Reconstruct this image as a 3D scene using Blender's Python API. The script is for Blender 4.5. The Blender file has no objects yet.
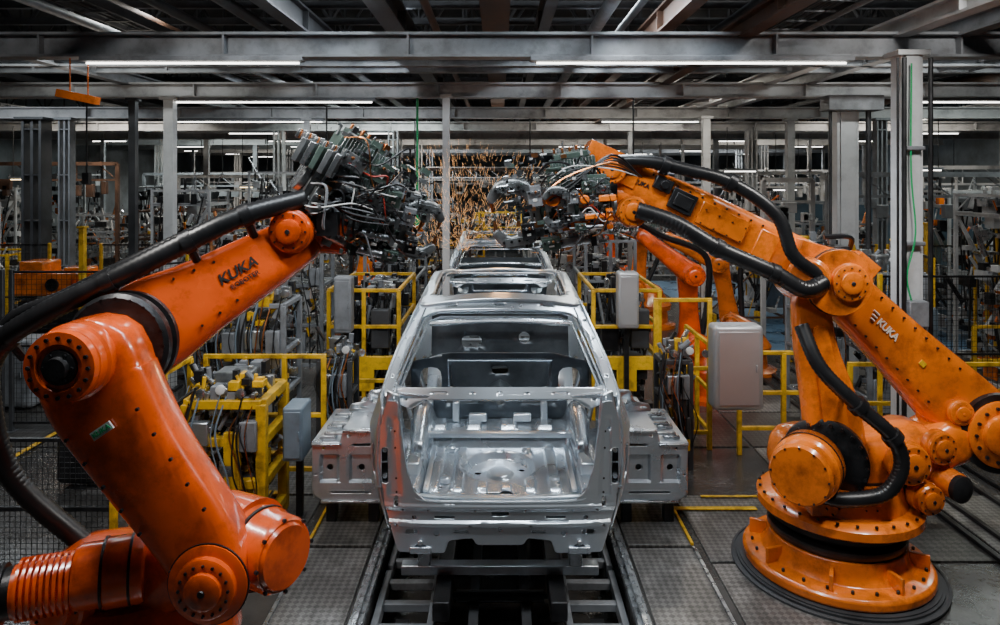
import bpy, bmesh, math, random
from mathutils import Vector, Matrix
from mathutils.geometry import tessellate_polygon
random.seed(7)
scene = bpy.context.scene
COL = scene.collection
V = Vector

# ------------------------------------------------------------------ materials
def mat(name, col, rough=.5, metal=0., var=.18, scale=5., bump=.0, dirt=0., dirtcol=(.015,.012,.01), emit=0., coat=0., bscale=None, rv=.12):
    m = bpy.data.materials.new(name); m.use_nodes = True
    nt = m.node_tree; N = nt.nodes; L = nt.links
    b = N['Principled BSDF']
    tc = N.new('ShaderNodeTexCoord')
    nz = N.new('ShaderNodeTexNoise'); nz.inputs['Scale'].default_value = scale; nz.inputs['Detail'].default_value = 6
    L.new(tc.outputs['Object'], nz.inputs['Vector'])
    rp = N.new('ShaderNodeValToRGB')
    rp.color_ramp.elements[0].position = .3; rp.color_ramp.elements[1].position = .7
    rp.color_ramp.elements[0].color = [c*(1-var) for c in col]+[1]
    rp.color_ramp.elements[1].color = [min(1, c*(1+var)) for c in col]+[1]
    L.new(nz.outputs['Fac'], rp.inputs['Fac'])
    out = rp.outputs['Color']
    if dirt > 0:
        n2 = N.new('ShaderNodeTexNoise'); n2.inputs['Scale'].default_value = scale*1.7; n2.inputs['Detail'].default_value = 9
        n2.inputs['Roughness'].default_value = .7
        L.new(tc.outputs['Object'], n2.inputs['Vector'])
        r2 = N.new('ShaderNodeValToRGB')
        r2.color_ramp.elements[0].position = .47; r2.color_ramp.elements[1].position = .72
        r2.color_ramp.elements[0].color = (0,0,0,1); r2.color_ramp.elements[1].color = (dirt,dirt,dirt,1)
        L.new(n2.outputs['Fac'], r2.inputs['Fac'])
        mx = N.new('ShaderNodeMixRGB'); mx.inputs['Color2'].default_value = list(dirtcol)+[1]
        L.new(r2.outputs['Color'], mx.inputs['Fac']); L.new(out, mx.inputs['Color1'])
        out = mx.outputs['Color']
    L.new(out, b.inputs['Base Color'])
    mr = N.new('ShaderNodeMapRange')
    mr.inputs['To Min'].default_value = max(.03, rough-rv); mr.inputs['To Max'].default_value = min(1, rough+rv)
    L.new(nz.outputs['Fac'], mr.inputs['Value']); L.new(mr.outputs['Result'], b.inputs['Roughness'])
    b.inputs['Metallic'].default_value = metal
    if coat: b.inputs['Coat Weight'].default_value = coat; b.inputs['Coat Roughness'].default_value = .10
    if bump > 0:
        bp = N.new('ShaderNodeBump'); bp.inputs['Strength'].default_value = bump; bp.inputs['Distance'].default_value = .02
        n3 = N.new('ShaderNodeTexNoise'); n3.inputs['Scale'].default_value = bscale or scale*6; n3.inputs['Detail'].default_value = 5
        L.new(tc.outputs['Object'], n3.inputs['Vector']); L.new(n3.outputs['Fac'], bp.inputs['Height'])
        L.new(bp.outputs['Normal'], b.inputs['Normal'])
    if emit > 0:
        b.inputs['Emission Color'].default_value = list(col)+[1]
        b.inputs['Emission Strength'].default_value = emit
    return m

def tread_mat(name, col, sc=26):
    m = mat(name, col, .34, .6, .55, 1.6, 0, .9)
    nt = m.node_tree; N = nt.nodes; L = nt.links; b = N['Principled BSDF']
    tc = N.new('ShaderNodeTexCoord'); mp = N.new('ShaderNodeMapping'); mp.inputs['Rotation'].default_value = (0,0,.785)
    ck = N.new('ShaderNodeTexChecker'); ck.inputs['Scale'].default_value = sc
    ck.inputs['Color1'].default_value = (1.12,1.12,1.12,1); ck.inputs['Color2'].default_value = (.68,.68,.68,1)
    bp = N.new('ShaderNodeBump'); bp.inputs['Strength'].default_value = .8; bp.inputs['Distance'].default_value = .01
    L.new(tc.outputs['Object'], mp.inputs['Vector']); L.new(mp.outputs['Vector'], ck.inputs['Vector'])
    L.new(ck.outputs['Fac'], bp.inputs['Height']); L.new(bp.outputs['Normal'], b.inputs['Normal'])
    src = b.inputs['Base Color'].links[0].from_socket
    mx = N.new('ShaderNodeMixRGB'); mx.blend_type = 'MULTIPLY'; mx.inputs['Fac'].default_value = 1
    L.new(src, mx.inputs['Color1']); L.new(ck.outputs['Color'], mx.inputs['Color2']); L.new(mx.outputs['Color'], b.inputs['Base Color'])
    return m

ORANGE = mat('robot_orange', (.72,.085,.006), .25, 0, .30, 2.2, .04, .85, (.09,.012,.003), coat=.6)
ORANGE2 = mat('robot_amber', (.78,.165,.008), .25, 0, .30, 2.2, .04, .85, (.08,.018,.004), coat=.6)
BLACK = mat('black_rubber', (.010,.010,.011), .34, 0, .3, 8)
DARK = mat('dark_iron', (.026,.026,.028), .36, .6, .4, 9, .1)
STEEL = mat('machined_steel', (.46,.48,.50), .28, .9, .35, 10, .05, .4)
GUNM = mat('gun_casting', (.22,.23,.235), .34, .7, .35, 9, .05, .4)
GUNG = mat('green_grey_block', (.08,.118,.10), .42, .3, .3, 7, 0, .4)
SILVER = mat('car_sheet_steel', (.74,.80,.86), .28, .88, .03, 1.5, .0, 0, rv=.02)
SILVERD = mat('car_inner_steel', (.68,.74,.80), .27, .88, .05, 2, .0, .15, (.36,.40,.45), rv=.03)
CABIN_SHADE = mat('car_cabin_shaded_steel', (.12,.14,.16), .38, .75, .3, 3, .0, .4, (.03,.035,.04))  # body steel darkened: cabin shade put into the colour
GALV = mat('galvanised_sheet', (.48,.52,.56), .32, .82, .15, 4, .0, .3)
FIXM = mat('fixture_sheet', (.58,.62,.66), .30, .80, .12, 4, .0, .25, (.2,.21,.22))
YELLOW = mat('safety_yellow', (.66,.37,.008), .42, 0, .25, 4, .0, .85, (.05,.03,.008))
GREY = mat('painted_grey', (.19,.20,.215), .5, .1, .3, 3, 0, .5)
LGREY = mat('beam_light_grey', (.42,.42,.425), .5, .1, .25, 1.5, 0, .65, (.07,.07,.07))
PALE = mat('column_pale_grey', (.58,.59,.60), .45, .1, .12, 1.5, 0, .4, (.12,.12,.12))
DGREY = mat('beam_dark_grey', (.050,.052,.057), .5, .3, .35, 3, 0, .4)
BROWN = mat('rusty_brown', (.085,.042,.025), .6, .3, .4, 5, .05, .4)
COPPER = mat('copper', (.62,.25,.10), .3, 1, .25, 9)
BLUE = mat('cabinet_blue_grey', (.17,.22,.27), .45, .2, .2, 3, 0, .3)
GREEN = mat('green_paint', (.01,.30,.10), .5, 0, .2, 3)
RED = mat('red_cable', (.30,.02,.01), .45, 0, .2, 3)
WHITE = mat('white_label', (.62,.62,.60), .5, 0, .1, 3)
FADED = mat('faded_white_paint', (.72,.62,.52), .5, 0, .2, 9)
INK = mat('black_ink', (.006,.006,.006), .6, 0, .1, 3)
LAMP = mat('lamp_glow', (1,.97,.9), .5, 0, 0, 1, emit=7)
LAMPW = mat('warm_lamp_glow', (1,.75,.42), .5, 0, 0, 1, emit=5)
SPARK = mat('spark_glow', (1,.50,.20), .5, 0, 0, 1, emit=2.0)
TREAD = tread_mat('tread_plate_steel', (.24,.23,.22))
TREADD = tread_mat('dark_tread_plate', (.10,.095,.09), 22)
FLOORM = mat('stained_concrete', (.060,.057,.055), .24, .15, .5, 1.1, .12, .85, (.010,.009,.008), bscale=22)
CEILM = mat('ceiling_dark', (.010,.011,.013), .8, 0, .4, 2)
WALLM = mat('far_wall', (.17,.20,.22), .7, 0, .6, .7, 0, .5)
BLUEFL = mat('blue_floor_paint', (.09,.17,.28), .3, 0, .3, 2, 0, .5)
GLASSM = mat('bluish_glass', (.15,.23,.30), .12, .6, .3, 1.5)
CAST = mat('cabinet_satin', (.46,.46,.47), .36, .55, .08, 2)

# ------------------------------------------------------------------ geometry helper
def cr(pts, k=6):
    pts = [list(p) for p in pts]
    if len(pts) < 3:
        return [[a+(b-a)*i/k for a, b in zip(pts[0], pts[1])] for i in range(k+1)]
    P_ = [[2*a-b for a, b in zip(pts[0], pts[1])]]+pts+[[2*a-b for a, b in zip(pts[-1], pts[-2])]]
    out = []
    for i in range(1, len(P_)-2):
        p0, p1, p2, p3 = P_[i-1:i+3]
        for j in range(k):
            t = j/k
            out.append([.5*(2*b+(c-a)*t+(2*a-5*b+4*c-d)*t*t+(3*b-a-3*c+d)*t**3) for a, b, c, d in zip(p0, p1, p2, p3)])
    out.append(pts[-1])
    return out

class P:
    def __init__(s): s.v = []; s.f = []; s.m = []; s.cur = 0
    def mt(s, i): s.cur = i; return s
    def add(s, vs, fs):
        o = len(s.v); s.v += [V(v) for v in vs]; s.f += [[i+o for i in f] for f in fs]; s.m += [s.cur]*len(fs); return s
    def box(s, c, d, R=None):
        c = V(c); x, y, z = d[0]/2, d[1]/2, d[2]/2
        vs = [V((a, b, e)) for a in (-x, x) for b in (-y, y) for e in (-z, z)]
        if R is not None: vs = [R @ v for v in vs]
        return s.add([c+v for v in vs], [(0,1,3,2),(4,6,7,5),(0,4,5,1),(2,3,7,6),(0,2,6,4),(1,5,7,3)])
    def cyl(s, a, b, r, r2=None, n=20, cap=True):
        a = V(a); b = V(b); r2 = r if r2 is None else r2
        d = (b-a).normalized(); up = V((0,0,1)) if abs(d.z) < .9 else V((0,1,0))
        x = up.cross(d).normalized(); y = d.cross(x)
        vs = []
        for c, q in ((a, r), (b, r2)):
            for i in range(n):
                t = 2*math.pi*i/n; vs.append(c+x*q*math.cos(t)+y*q*math.sin(t))
        fs = [(i, (i+1) % n, n+(i+1) % n, n+i) for i in range(n)]
        if cap: fs += [tuple(range(n))[::-1], tuple(range(n, 2*n))]
        return s.add(vs, fs)
    def tube(s, pts, r, n=8, k=0, rib=0.):
        if k: pts = cr(pts, k)
        pts = [V(p) for p in pts]; vs = []; x = None
        m = len(pts)
        for i, p in enumerate(pts):
            d = (pts[min(i+1, m-1)]-pts[max(i-1, 0)]).normalized()
            if x is None:
                up = V((0,0,1)) if abs(d.z) < .9 else V((0,1,0)); x = up.cross(d).normalized()
            else:
                x = (x-d*x.dot(d)).normalized()
            y = d.cross(x); rr = r*(1+(rib if i % 2 else -rib))
            for j in range(n):
                t = 2*math.pi*j/n; vs.append(p+x*rr*math.cos(t)+y*rr*math.sin(t))
        fs = [(i*n+j, i*n+(j+1) % n, (i+1)*n+(j+1) % n, (i+1)*n+j) for i in range(m-1) for j in range(n)]
        fs += [tuple(range(n))[::-1], tuple(range((m-1)*n, m*n))]
        return s.add(vs, fs)
    def hose(s, pts, r, step=.016, n=12, rib=.04):
        q = cr(pts, 20); L = sum((V(a)-V(b)).length for a, b in zip(q, q[1:]))
        m = max(6, int(L/step)); out = []; acc = 0; tgt = 0; d = L/m
        for a, b in zip(q, q[1:]):
            a = V(a); b = V(b); l = (b-a).length
            while tgt <= acc+l and l > 0:
                out.append(a+(b-a)*((tgt-acc)/l)); tgt += d
            acc += l
        return s.tube(out, r, n, 0, rib)
    def loft(s, secs, axis, n=28, ex=3.2, k=5, cap=.35):
        """secs: (x,y,z,width_in_plane,thickness); rounded casting swept along the centres"""
        q = cr(secs, k); A = V(axis).normalized(); m = len(q)
        C = [V(a[:3]) for a in q]; rings = []
        def ring(c, t, w, h):
            b = (A-t*A.dot(t)).normalized(); u = t.cross(b)
            o = []
            for j in range(n):
                a = 2*math.pi*j/n; ca, sa = math.cos(a), math.sin(a)
                o.append(c+u*(w/2)*math.copysign(abs(ca)**(2/ex), ca)+b*(h/2)*math.copysign(abs(sa)**(2/ex), sa))
            return o
        T = [(C[min(i+1, m-1)]-C[max(i-1, 0)]).normalized() for i in range(m)]
        for a in (80, 55, 30):
            f = math.cos(math.radians(a)); e = math.sin(math.radians(a))
            rings.append(ring(C[0]-T[0]*q[0][3]*cap*e, T[0], q[0][3]*(f*.8+.2*f**.3), q[0][4]*(.55+.45*f)))
        for i in range(m): rings.append(ring(C[i], T[i], q[i][3], q[i][4]))
        for a in (30, 55, 80):
            f = math.cos(math.radians(a)); e = math.sin(math.radians(a))
            rings.append(ring(C[-1]+T[-1]*q[-1][3]*cap*e, T[-1], q[-1][3]*(f*.8+.2*f**.3), q[-1][4]*(.55+.45*f)))
        vs = [v for r in rings for v in r]; R = len(rings)
        fs = [(i*n+j, i*n+(j+1) % n, (i+1)*n+(j+1) % n, (i+1)*n+j) for i in range(R-1) for j in range(n)]
        fs += [tuple(range(n))[::-1], tuple(range((R-1)*n, R*n))]
        return s.add(vs, fs)
    def lathe(s, o, axis, prof, n=40):
        """prof: (radius, height) along axis"""
        o = V(o); d = V(axis).normalized(); up = V((0,0,1)) if abs(d.z) < .9 else V((0,1,0))
        x = up.cross(d).normalized(); y = d.cross(x); vs = []
        for r, h in prof:
            for j in range(n):
                t = 2*math.pi*j/n; vs.append(o+d*h+(x*math.cos(t)+y*math.sin(t))*r)
        m = len(prof)
        fs = [(i*n+j, i*n+(j+1) % n, (i+1)*n+(j+1) % n, (i+1)*n+j) for i in range(m-1) for j in range(n)]
        fs += [tuple(range(n))[::-1], tuple(range((m-1)*n, m*n))]
        return s.add(vs, fs)
    def bolts(s, o, axis, R, k, r=.012, h=.02):
        o = V(o); d = V(axis).normalized(); up = V((0,0,1)) if abs(d.z) < .9 else V((0,1,0))
        x = up.cross(d).normalized(); y = d.cross(x)
        for i in range(k):
            t = 2*math.pi*i/k; c = o+(x*math.cos(t)+y*math.sin(t))*R
            s.cyl(c, c+d*h, r, n=6)
        return s
    def obj(s, name, mats, parent=None, bevel=0., smooth=True, label=None, cat=None, group=None, kind=None, solid=0., seg=2):
        me = bpy.data.meshes.new(name)
        if parent is not None: org = V(parent['o'])
        elif kind == 'structure': org = V((0,0,0))
        else:
            xs = [v.x for v in s.v]; ys = [v.y for v in s.v]; zs = [v.z for v in s.v]
            org = V(((min(xs)+max(xs))/2, (min(ys)+max(ys))/2, min(zs)))
        me.from_pydata([tuple(v-org) for v in s.v], [], s.f)
        if not isinstance(mats, (list, tuple)): mats = [mats]
        for m in mats: me.materials.append(m)
        me.polygons.foreach_set('material_index', [min(i, len(mats)-1) for i in s.m])
        me.validate()
        bm = bmesh.new(); bm.from_mesh(me)
        if solid: bmesh.ops.remove_doubles(bm, verts=bm.verts, dist=1e-4)
        bmesh.ops.recalc_face_normals(bm, faces=bm.faces); bm.to_mesh(me); bm.free()
        if smooth:
            me.shade_smooth(); me.set_sharp_from_angle(angle=math.radians(34))
        o = bpy.data.objects.new(name, me); COL.objects.link(o)
        if parent is not None: o.parent = parent
        else: o.location = org
        if solid:
            md = o.modifiers.new('solid', 'SOLIDIFY'); md.thickness = solid; md.offset = 0
        if bevel:
            md = o.modifiers.new('bevel', 'BEVEL'); md.width = bevel; md.segments = seg; md.limit_method = 'ANGLE'; md.angle_limit = math.radians(40)
        if label: o['label'] = label
        if cat: o['category'] = cat
        if group: o['group'] = group
        if kind: o['kind'] = kind
        return o

def root(name, loc, label, cat, group=None):
    e = bpy.data.objects.new(name, None); e.empty_display_size = .2; e.location = loc; COL.objects.link(e)
    e['o'] = tuple(loc); e['label'] = label; e['category'] = cat
    if group: e['group'] = group
    return e

def dup(r, loc, rz=0., label=None):
    c = r.copy(); COL.objects.link(c); c.location = loc; c.rotation_euler = (0, 0, rz)
    if label: c['label'] = label
    for ch in r.children:
        k = ch.copy(); k.parent = c; COL.objects.link(k)
    return c

def Rot(x=0, y=0, z=0):
    return (Matrix.Rotation(z, 3, 'Z') @ Matrix.Rotation(y, 3, 'Y') @ Matrix.Rotation(x, 3, 'X'))

def lettering(body, loc, xd, nrm, size, m, parent, name='lettering', shear=0.):
    cu = bpy.data.curves.new('txt', 'FONT'); cu.body = body; cu.size = size; cu.extrude = .0015
    cu.align_x = 'CENTER'; cu.align_y = 'CENTER'; cu.offset = size*.022; cu.shear = shear
    ob = bpy.data.objects.new('txt', cu); COL.objects.link(ob)
    me = bpy.data.meshes.new_from_object(ob)
    z = V(nrm).normalized(); x = V(xd); x = (x-z*x.dot(z)).normalized(); y = z.cross(x)
    p = P(); p.add([V(loc)+x*v.co.x+y*v.co.y+z*v.co.z for v in me.vertices], [tuple(f.vertices) for f in me.polygons])
    bpy.data.objects.remove(ob); bpy.data.curves.remove(cu); bpy.data.meshes.remove(me)
    return p.obj(name, m, parent, smooth=False)

def rnd(pts, r=.04, k=4):
    out = []; n = len(pts)
    for i in range(n):
        p = V(pts[i]); a = V(pts[i-1])-p; b = V(pts[(i+1) % n])-p
        q = min(r, a.length*.45, b.length*.45); a = p+a.normalized()*q; b = p+b.normalized()*q
        for j in range(k+1):
            t = j/k; out.append(tuple(a*(1-t)**2+p*2*t*(1-t)+b*t*t))
    return out

def panel(p, outline, holes, mapf, step=.09):
    """flat sheet with cut-outs, subdivided and formed by mapf(u,w)"""
    loops = [[V((a, b, 0)) for a, b in L] for L in [outline]+list(holes)]
    flat = [v for L in loops for v in L]
    bm = bmesh.new(); vs = [bm.verts.new(v) for v in flat]
    for t in tessellate_polygon(loops):
        try: bm.faces.new([vs[i] for i in t])
        except ValueError: pass
    for ax in (0, 1):
        lo = min(v[ax] for v in flat); hi = max(v[ax] for v in flat); c = lo+step
        while c < hi-.005:
            nr = V((0,0,0)); nr[ax] = 1; co = V((0,0,0)); co[ax] = c
            bmesh.ops.bisect_plane(bm, geom=bm.verts[:]+bm.edges[:]+bm.faces[:], plane_co=co, plane_no=nr, dist=1e-5)
            c += step
    bm.verts.index_update()
    p.add([V(mapf(v.co.x, v.co.y)) for v in bm.verts], [tuple(v.index for v in f.verts) for f in bm.faces])
    bm.free(); return p

def itp(t, x):
    """smooth (monotone) interpolation of a table"""
    if x <= t[0][0]: return t[0][1]
    n = len(t)
    for i in range(n-1):
        a, b = t[i], t[i+1]
        if x <= b[0]:
            h = b[0]-a[0]; u = (x-a[0])/h; s = (b[1]-a[1])/h
            s0 = (a[1]-t[i-1][1])/(a[0]-t[i-1][0]) if i else s
            s1 = (t[i+2][1]-b[1])/(t[i+2][0]-b[0]) if i+2 < n else s
            m0 = 0 if s0*s <= 0 else (s0+s)/2; m1 = 0 if s1*s <= 0 else (s1+s)/2
            return (2*u**3-3*u*u+1)*a[1]+(u**3-2*u*u+u)*h*m0+(3*u*u-2*u**3)*b[1]+(u**3-u*u)*h*m1
    return t[-1][1]
def sst(a, b, x):
    t = min(1, max(0, (x-a)/(b-a))); return t*t*(3-2*t)
def arc(cx, cy, r, a0, a1, n=9):
    return [(cx+r*math.cos(math.radians(a0+(a1-a0)*i/n)), cy+r*math.sin(math.radians(a0+(a1-a0)*i/n))) for i in range(n+1)]
def circ(cx, cy, r, n=14): return arc(cx, cy, r, 0, 360-360/n, n-1)
def slot(cx, cy, w, h): return rnd([(cx-w/2,cy-h/2),(cx+w/2,cy-h/2),(cx+w/2,cy+h/2),(cx-w/2,cy+h/2)], min(w,h)*.45, 3)

# ------------------------------------------------------------------ room
p = P(); prof = [(-16,0),(-.95,0),(-.95,-.38),(.95,-.38),(.95,0),(16,0)]
vs = [(x, y, z) for y in (-4, 45) for x, z in prof]
p.add(vs, [(i, i+1, 7+i, 6+i) for i in range(5)]); fl = p.obj('floor', FLOORM, kind='structure', smooth=False)
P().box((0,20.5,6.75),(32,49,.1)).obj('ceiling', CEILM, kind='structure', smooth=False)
P().box((0,45.1,3.1),(32,.2,7.2)).obj('wall_back', WALLM, kind='structure', smooth=False)
P().box((-16.1,20.5,3.1),(.2,49,7.2)).obj('wall_left', WALLM, kind='structure', smooth=False)
P().box((16.1,20.5,3.1),(.2,49,7.2)).obj('wall_right', WALLM, kind='structure', smooth=False)
P().box((0,-4.1,3.1),(32,.2,7.2)).obj('wall_front', WALLM, kind='structure', smooth=False)

def ibeam(a, b, h, w, m, label, group, name='roof_beam', t=.02):
    a = V(a); b = V(b); d = (b-a); L = d.length; d.normalize(); side = V((0,0,1)).cross(d)
    R = Matrix((d, side, (0,0,1))).transposed(); c = (a+b)/2; p = P()
    p.box(c, (L, t, h), R); p.box(c+V((0,0,h/2)), (L, w, t*1.3), R); p.box(c-V((0,0,h/2)), (L, w, t*1.3), R)
    n = int(L/1.75)
    for i in range(1, n):
        p.box(a+d*(L*i/n), (t, w*.95, h), R)
    return p.obj(name, m, label=label, cat='beam', group=group, smooth=False)
for i, Y in enumerate((7, 10.5, 14, 17.5, 21, 24.5, 28, 31.5, 35)):
    ibeam((-15.5, Y, 4.44), (15.5, Y, 4.44), .20 if i else .22, .2, LGREY if i else GREY,
          'long painted steel cross beam under the factory roof', 'cross beams under the roof')
for Y, z in ((8.8,4.58),(9.6,4.62),(12.2,4.58),(15.8,4.56),(19.2,4.56)):
    ibeam((-15.5, Y, z), (15.5, Y, z), .08, .1, GREY, 'slim painted steel cross rail under the roof', 'slim cross rails')
for X, m in ((-10.5, GREY), (-5.6, GREY), (4.0, PALE), (4.6, GREY), (10.2, LGREY), (2.45, BROWN), (-13.5, GREY)):
    ibeam((X, 4.2, 4.62), (X, 40, 4.62), .16, .16, m, 'painted steel runway beam running along the line', 'lengthwise beams')
for X, m, w in ((-2.3, DGREY, .16), (-1.2, DGREY, .22), (-.05, BROWN, .3), (.5, DGREY, .12), (1.9, BROWN, .16), (7.2, DGREY, .2), (-8, DGREY, .2)):
    ibeam((X, 4.6, 4.95), (X, 40, 4.95), .26, w, m, 'dark steel girder under the roof trusses', 'dark girders')
def truss(Y, z0=5.25, z1=6.2):
    p = P(); p.box((0,Y,z0),(31,.08,.09)); p.box((0,Y,z1),(31,.08,.09))
    x = -15.5; up = 0
    while x < 15.4:
        p.cyl((x,Y,z0 if up == 0 else z1), (x+.6,Y,z1 if up == 0 else z0), .024, n=6); up = 1-up
        p.cyl((x,Y,z0),(x,Y,z1),.018,n=6); x += .6
    return p
for Y in (5.2, 6.0, 6.8, 7.7, 8.6, 9.5, 10.4, 12.4, 15, 18, 22, 27, 33):
    truss(Y).obj('roof_truss', DGREY, label='dark grey steel lattice truss under the roof', cat='truss', group='roof trusses', smooth=False)
for i, (X, z, r) in enumerate(((-6.6,4.9,.10),(-4.2,5.0,.07),(-4.6,4.85,.05),(-3.3,4.8,.05),(-2.7,4.85,.06),(-.7,4.75,.04),(1.1,4.85,.07),(1.4,4.85,.04),(2.8,5.0,.08),(3.3,4.8,.05),(3.55,4.85,.04),(5.6,4.95,.08),(4.9,4.85,.04),(8.6,4.9,.12),(-9.4,5,.14))):
    P().cyl((X,4.8,z),(X,38,z),r,n=14).obj('overhead_pipe', [DGREY,BROWN,GREY,DGREY][i % 4], label='long metal service pipe under the roof', cat='pipe', group='service pipes')
def tray(X, z, w):
    p = P()
    p.box((X-w/2,20,z),(.02,32,.09)); p.box((X+w/2,20,z),(.02,32,.09))
    for i in range(80): p.box((X,4.2+i*.4,z-.03),(w,.03,.015))
    for i in range(6): p.tube([(X-w*.35+i*w*.14+random.uniform(-.01,.01),4.1+j*1.5,z+random.uniform(-.01,.02)) for j in range(22)], .014, 5)
    p.obj('cable_tray', DGREY, label='ladder cable tray carrying long cables', cat='cable tray', group='cable trays')
for X, z, w in ((-7.3,4.62,.4),(3.0,4.72,.35),(6.2,4.62,.4),(-3.8,4.72,.3)): tray(X, z, w)

def column(X, Y, w, m, label, h=4.34, brackets=True):
    r = root('steel_column', (X,Y,0), label, 'column', 'roof columns')
    p = P()
    if w < .15: p.box((X,Y,h/2),(w,w,h))
    else:
        p.box((X,Y,h/2),(w*.16,w*.9,h)); p.box((X-w/2,Y,h/2),(w*.14,w,h)); p.box((X+w/2,Y,h/2),(w*.14,w,h))
        for i in range(5): p.box((X,Y-.0,.5+i*.9),(w,w*.9,.02))
    p.obj('shaft', m, r, smooth=False)
    P().box((X,Y,.015),(w*1.9,w*1.9,.03)).obj('base_plate', DARK, r, bevel=.004)
    if brackets: P().box((X,Y,h-.03),(w*1.7,w*1.5,.05)).obj('cap_plate', m, r, bevel=.004)
    return r
c1 = column(3.92, 6.75, .18, PALE, 'pale grey steel column carrying conduits and green cable')
P().box((3.92,6.65,2.2),(.13,.02,4.2)).obj('face_plate', PALE, c1)
P().cyl((3.80,6.58,.3),(3.80,6.58,4.25),.022,n=8).cyl((3.74,6.58,.3),(3.74,6.58,4.25),.012,n=8).cyl((4.06,6.6,.3),(4.06,6.6,4.25),.022,n=8).obj('conduit', DARK, c1)
P().tube([(3.88,6.60,4.2),(3.87,6.59,3.2),(3.9,6.57,2.6),(3.82,6.57,2.2),(3.88,6.57,1.9)],.009,6,6).obj('green_cable', GREEN, c1)
P().box((3.90,6.56,1.85),(.18,.12,.24)).box((3.9,6.6,3.4),(.2,.06,.04)).box((3.9,6.6,2.5),(.2,.06,.04)).obj('junction_box', GREY, c1, bevel=.01)
c2 = column(5.15, 10.5, .28, PALE, 'broad pale grey steel column beside the cell')
P().box((5.15,10.36,2.2),(.22,.03,4.2)).obj('face_plate', PALE, c2)
P().box((5.15,10.25,4.22),(.8,.3,.22)).obj('head_bracket', GREY, c2, bevel=.01)
P().cyl((5.42,10.3,.2),(5.42,10.3,4.2),.04,n=8).cyl((4.86,10.3,.2),(4.86,10.3,4.2),.025,n=8).obj('conduit', DGREY, c2)
column(-.78, 10.15, .10, PALE, 'slim pale grey post behind the car line')
column(-4.9, 10.4, .14, PALE, 'slim pale grey post behind the fence')
column(-5.5, 10.5, .10, DGREY, 'slim dark grey post behind the fence')
column(-9.2, 13.9, .34, DGREY, 'broad dark grey steel column by the side bay')
column(-8.6, 13.9, .2, GREY, 'grey steel column by the side bay')
column(-3.85, 14, .12, LGREY, 'slim pale grey post beside the line')
column(4.0, 13.6, .14, PALE, 'slim pale grey post beside the line')
column(5.8, 14, .14, LGREY, 'pale steel post beside the line')
column(7.6, 14, .18, GREY, 'grey steel post in the side bay')
for Y in (17.5, 21, 24.5, 28, 31.5):
    for X in (-12,-8.5,-5.6,-2.9,3.1,6.4,9.5,12.8):
        column(X+random.uniform(-.3,.3), Y, random.choice((.1,.14,.22)), random.choice((GREY,LGREY,LGREY)), 'distant painted steel post in the hall', brackets=False)

def tube_lamp(X, Y, Z, L, along='x', warm=False):
    r = root('strip_lamp', (X,Y,Z), 'long slim fluorescent strip lamp hung under a beam', 'lamp', 'strip lamps')
    P().box((X,Y,Z+.05),(L,.12,.05)).obj('lamp_housing', GREY, r, bevel=.006)
    P().cyl((X-L*.48,Y,Z+.01),(X+L*.48,Y,Z+.01), .010, n=8).obj('lamp_tube', LAMPW if warm else LAMP, r)
    if Z < 4:
        for s in (-1, 1): P().cyl((X+s*L*.4,Y,Z+.07),(X+s*L*.4,Y,4.4),.01,n=5).obj('hanging_rod', DARK, r)
    return r
for a in ((-3.05,6.95,4.25,2.2),(1.9,6.95,4.25,3.2),(-3.4,10.45,4.25,3.1),(7.1,10.45,4.25,1.9),(-5,14,4.25,3),(3,14,4.25,2),(9.8,10.45,4.25,2)): tube_lamp(*a)
for Y in (17.5,21,24.5,28,31.5,35):
    for X in (-11.5,-7,-3,3.4,7,11.5):
        if random.random() < .7: tube_lamp(X+random.uniform(-1,1), Y, 4.25, random.uniform(.5,1.4))
for X, Y, Z in ((-6.3,18,2.9),(9.2,15.2,3.3),(-11.5,17,3.1),(8.2,20,2.8),(-4.6,22,2.9),(5.2,24,3.0),(12,19,3.2),(5.9,17.2,3.3),(-8.8,21.4,3.2)):
    tube_lamp(X, Y, Z, .8, warm=random.random() < .3)

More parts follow.
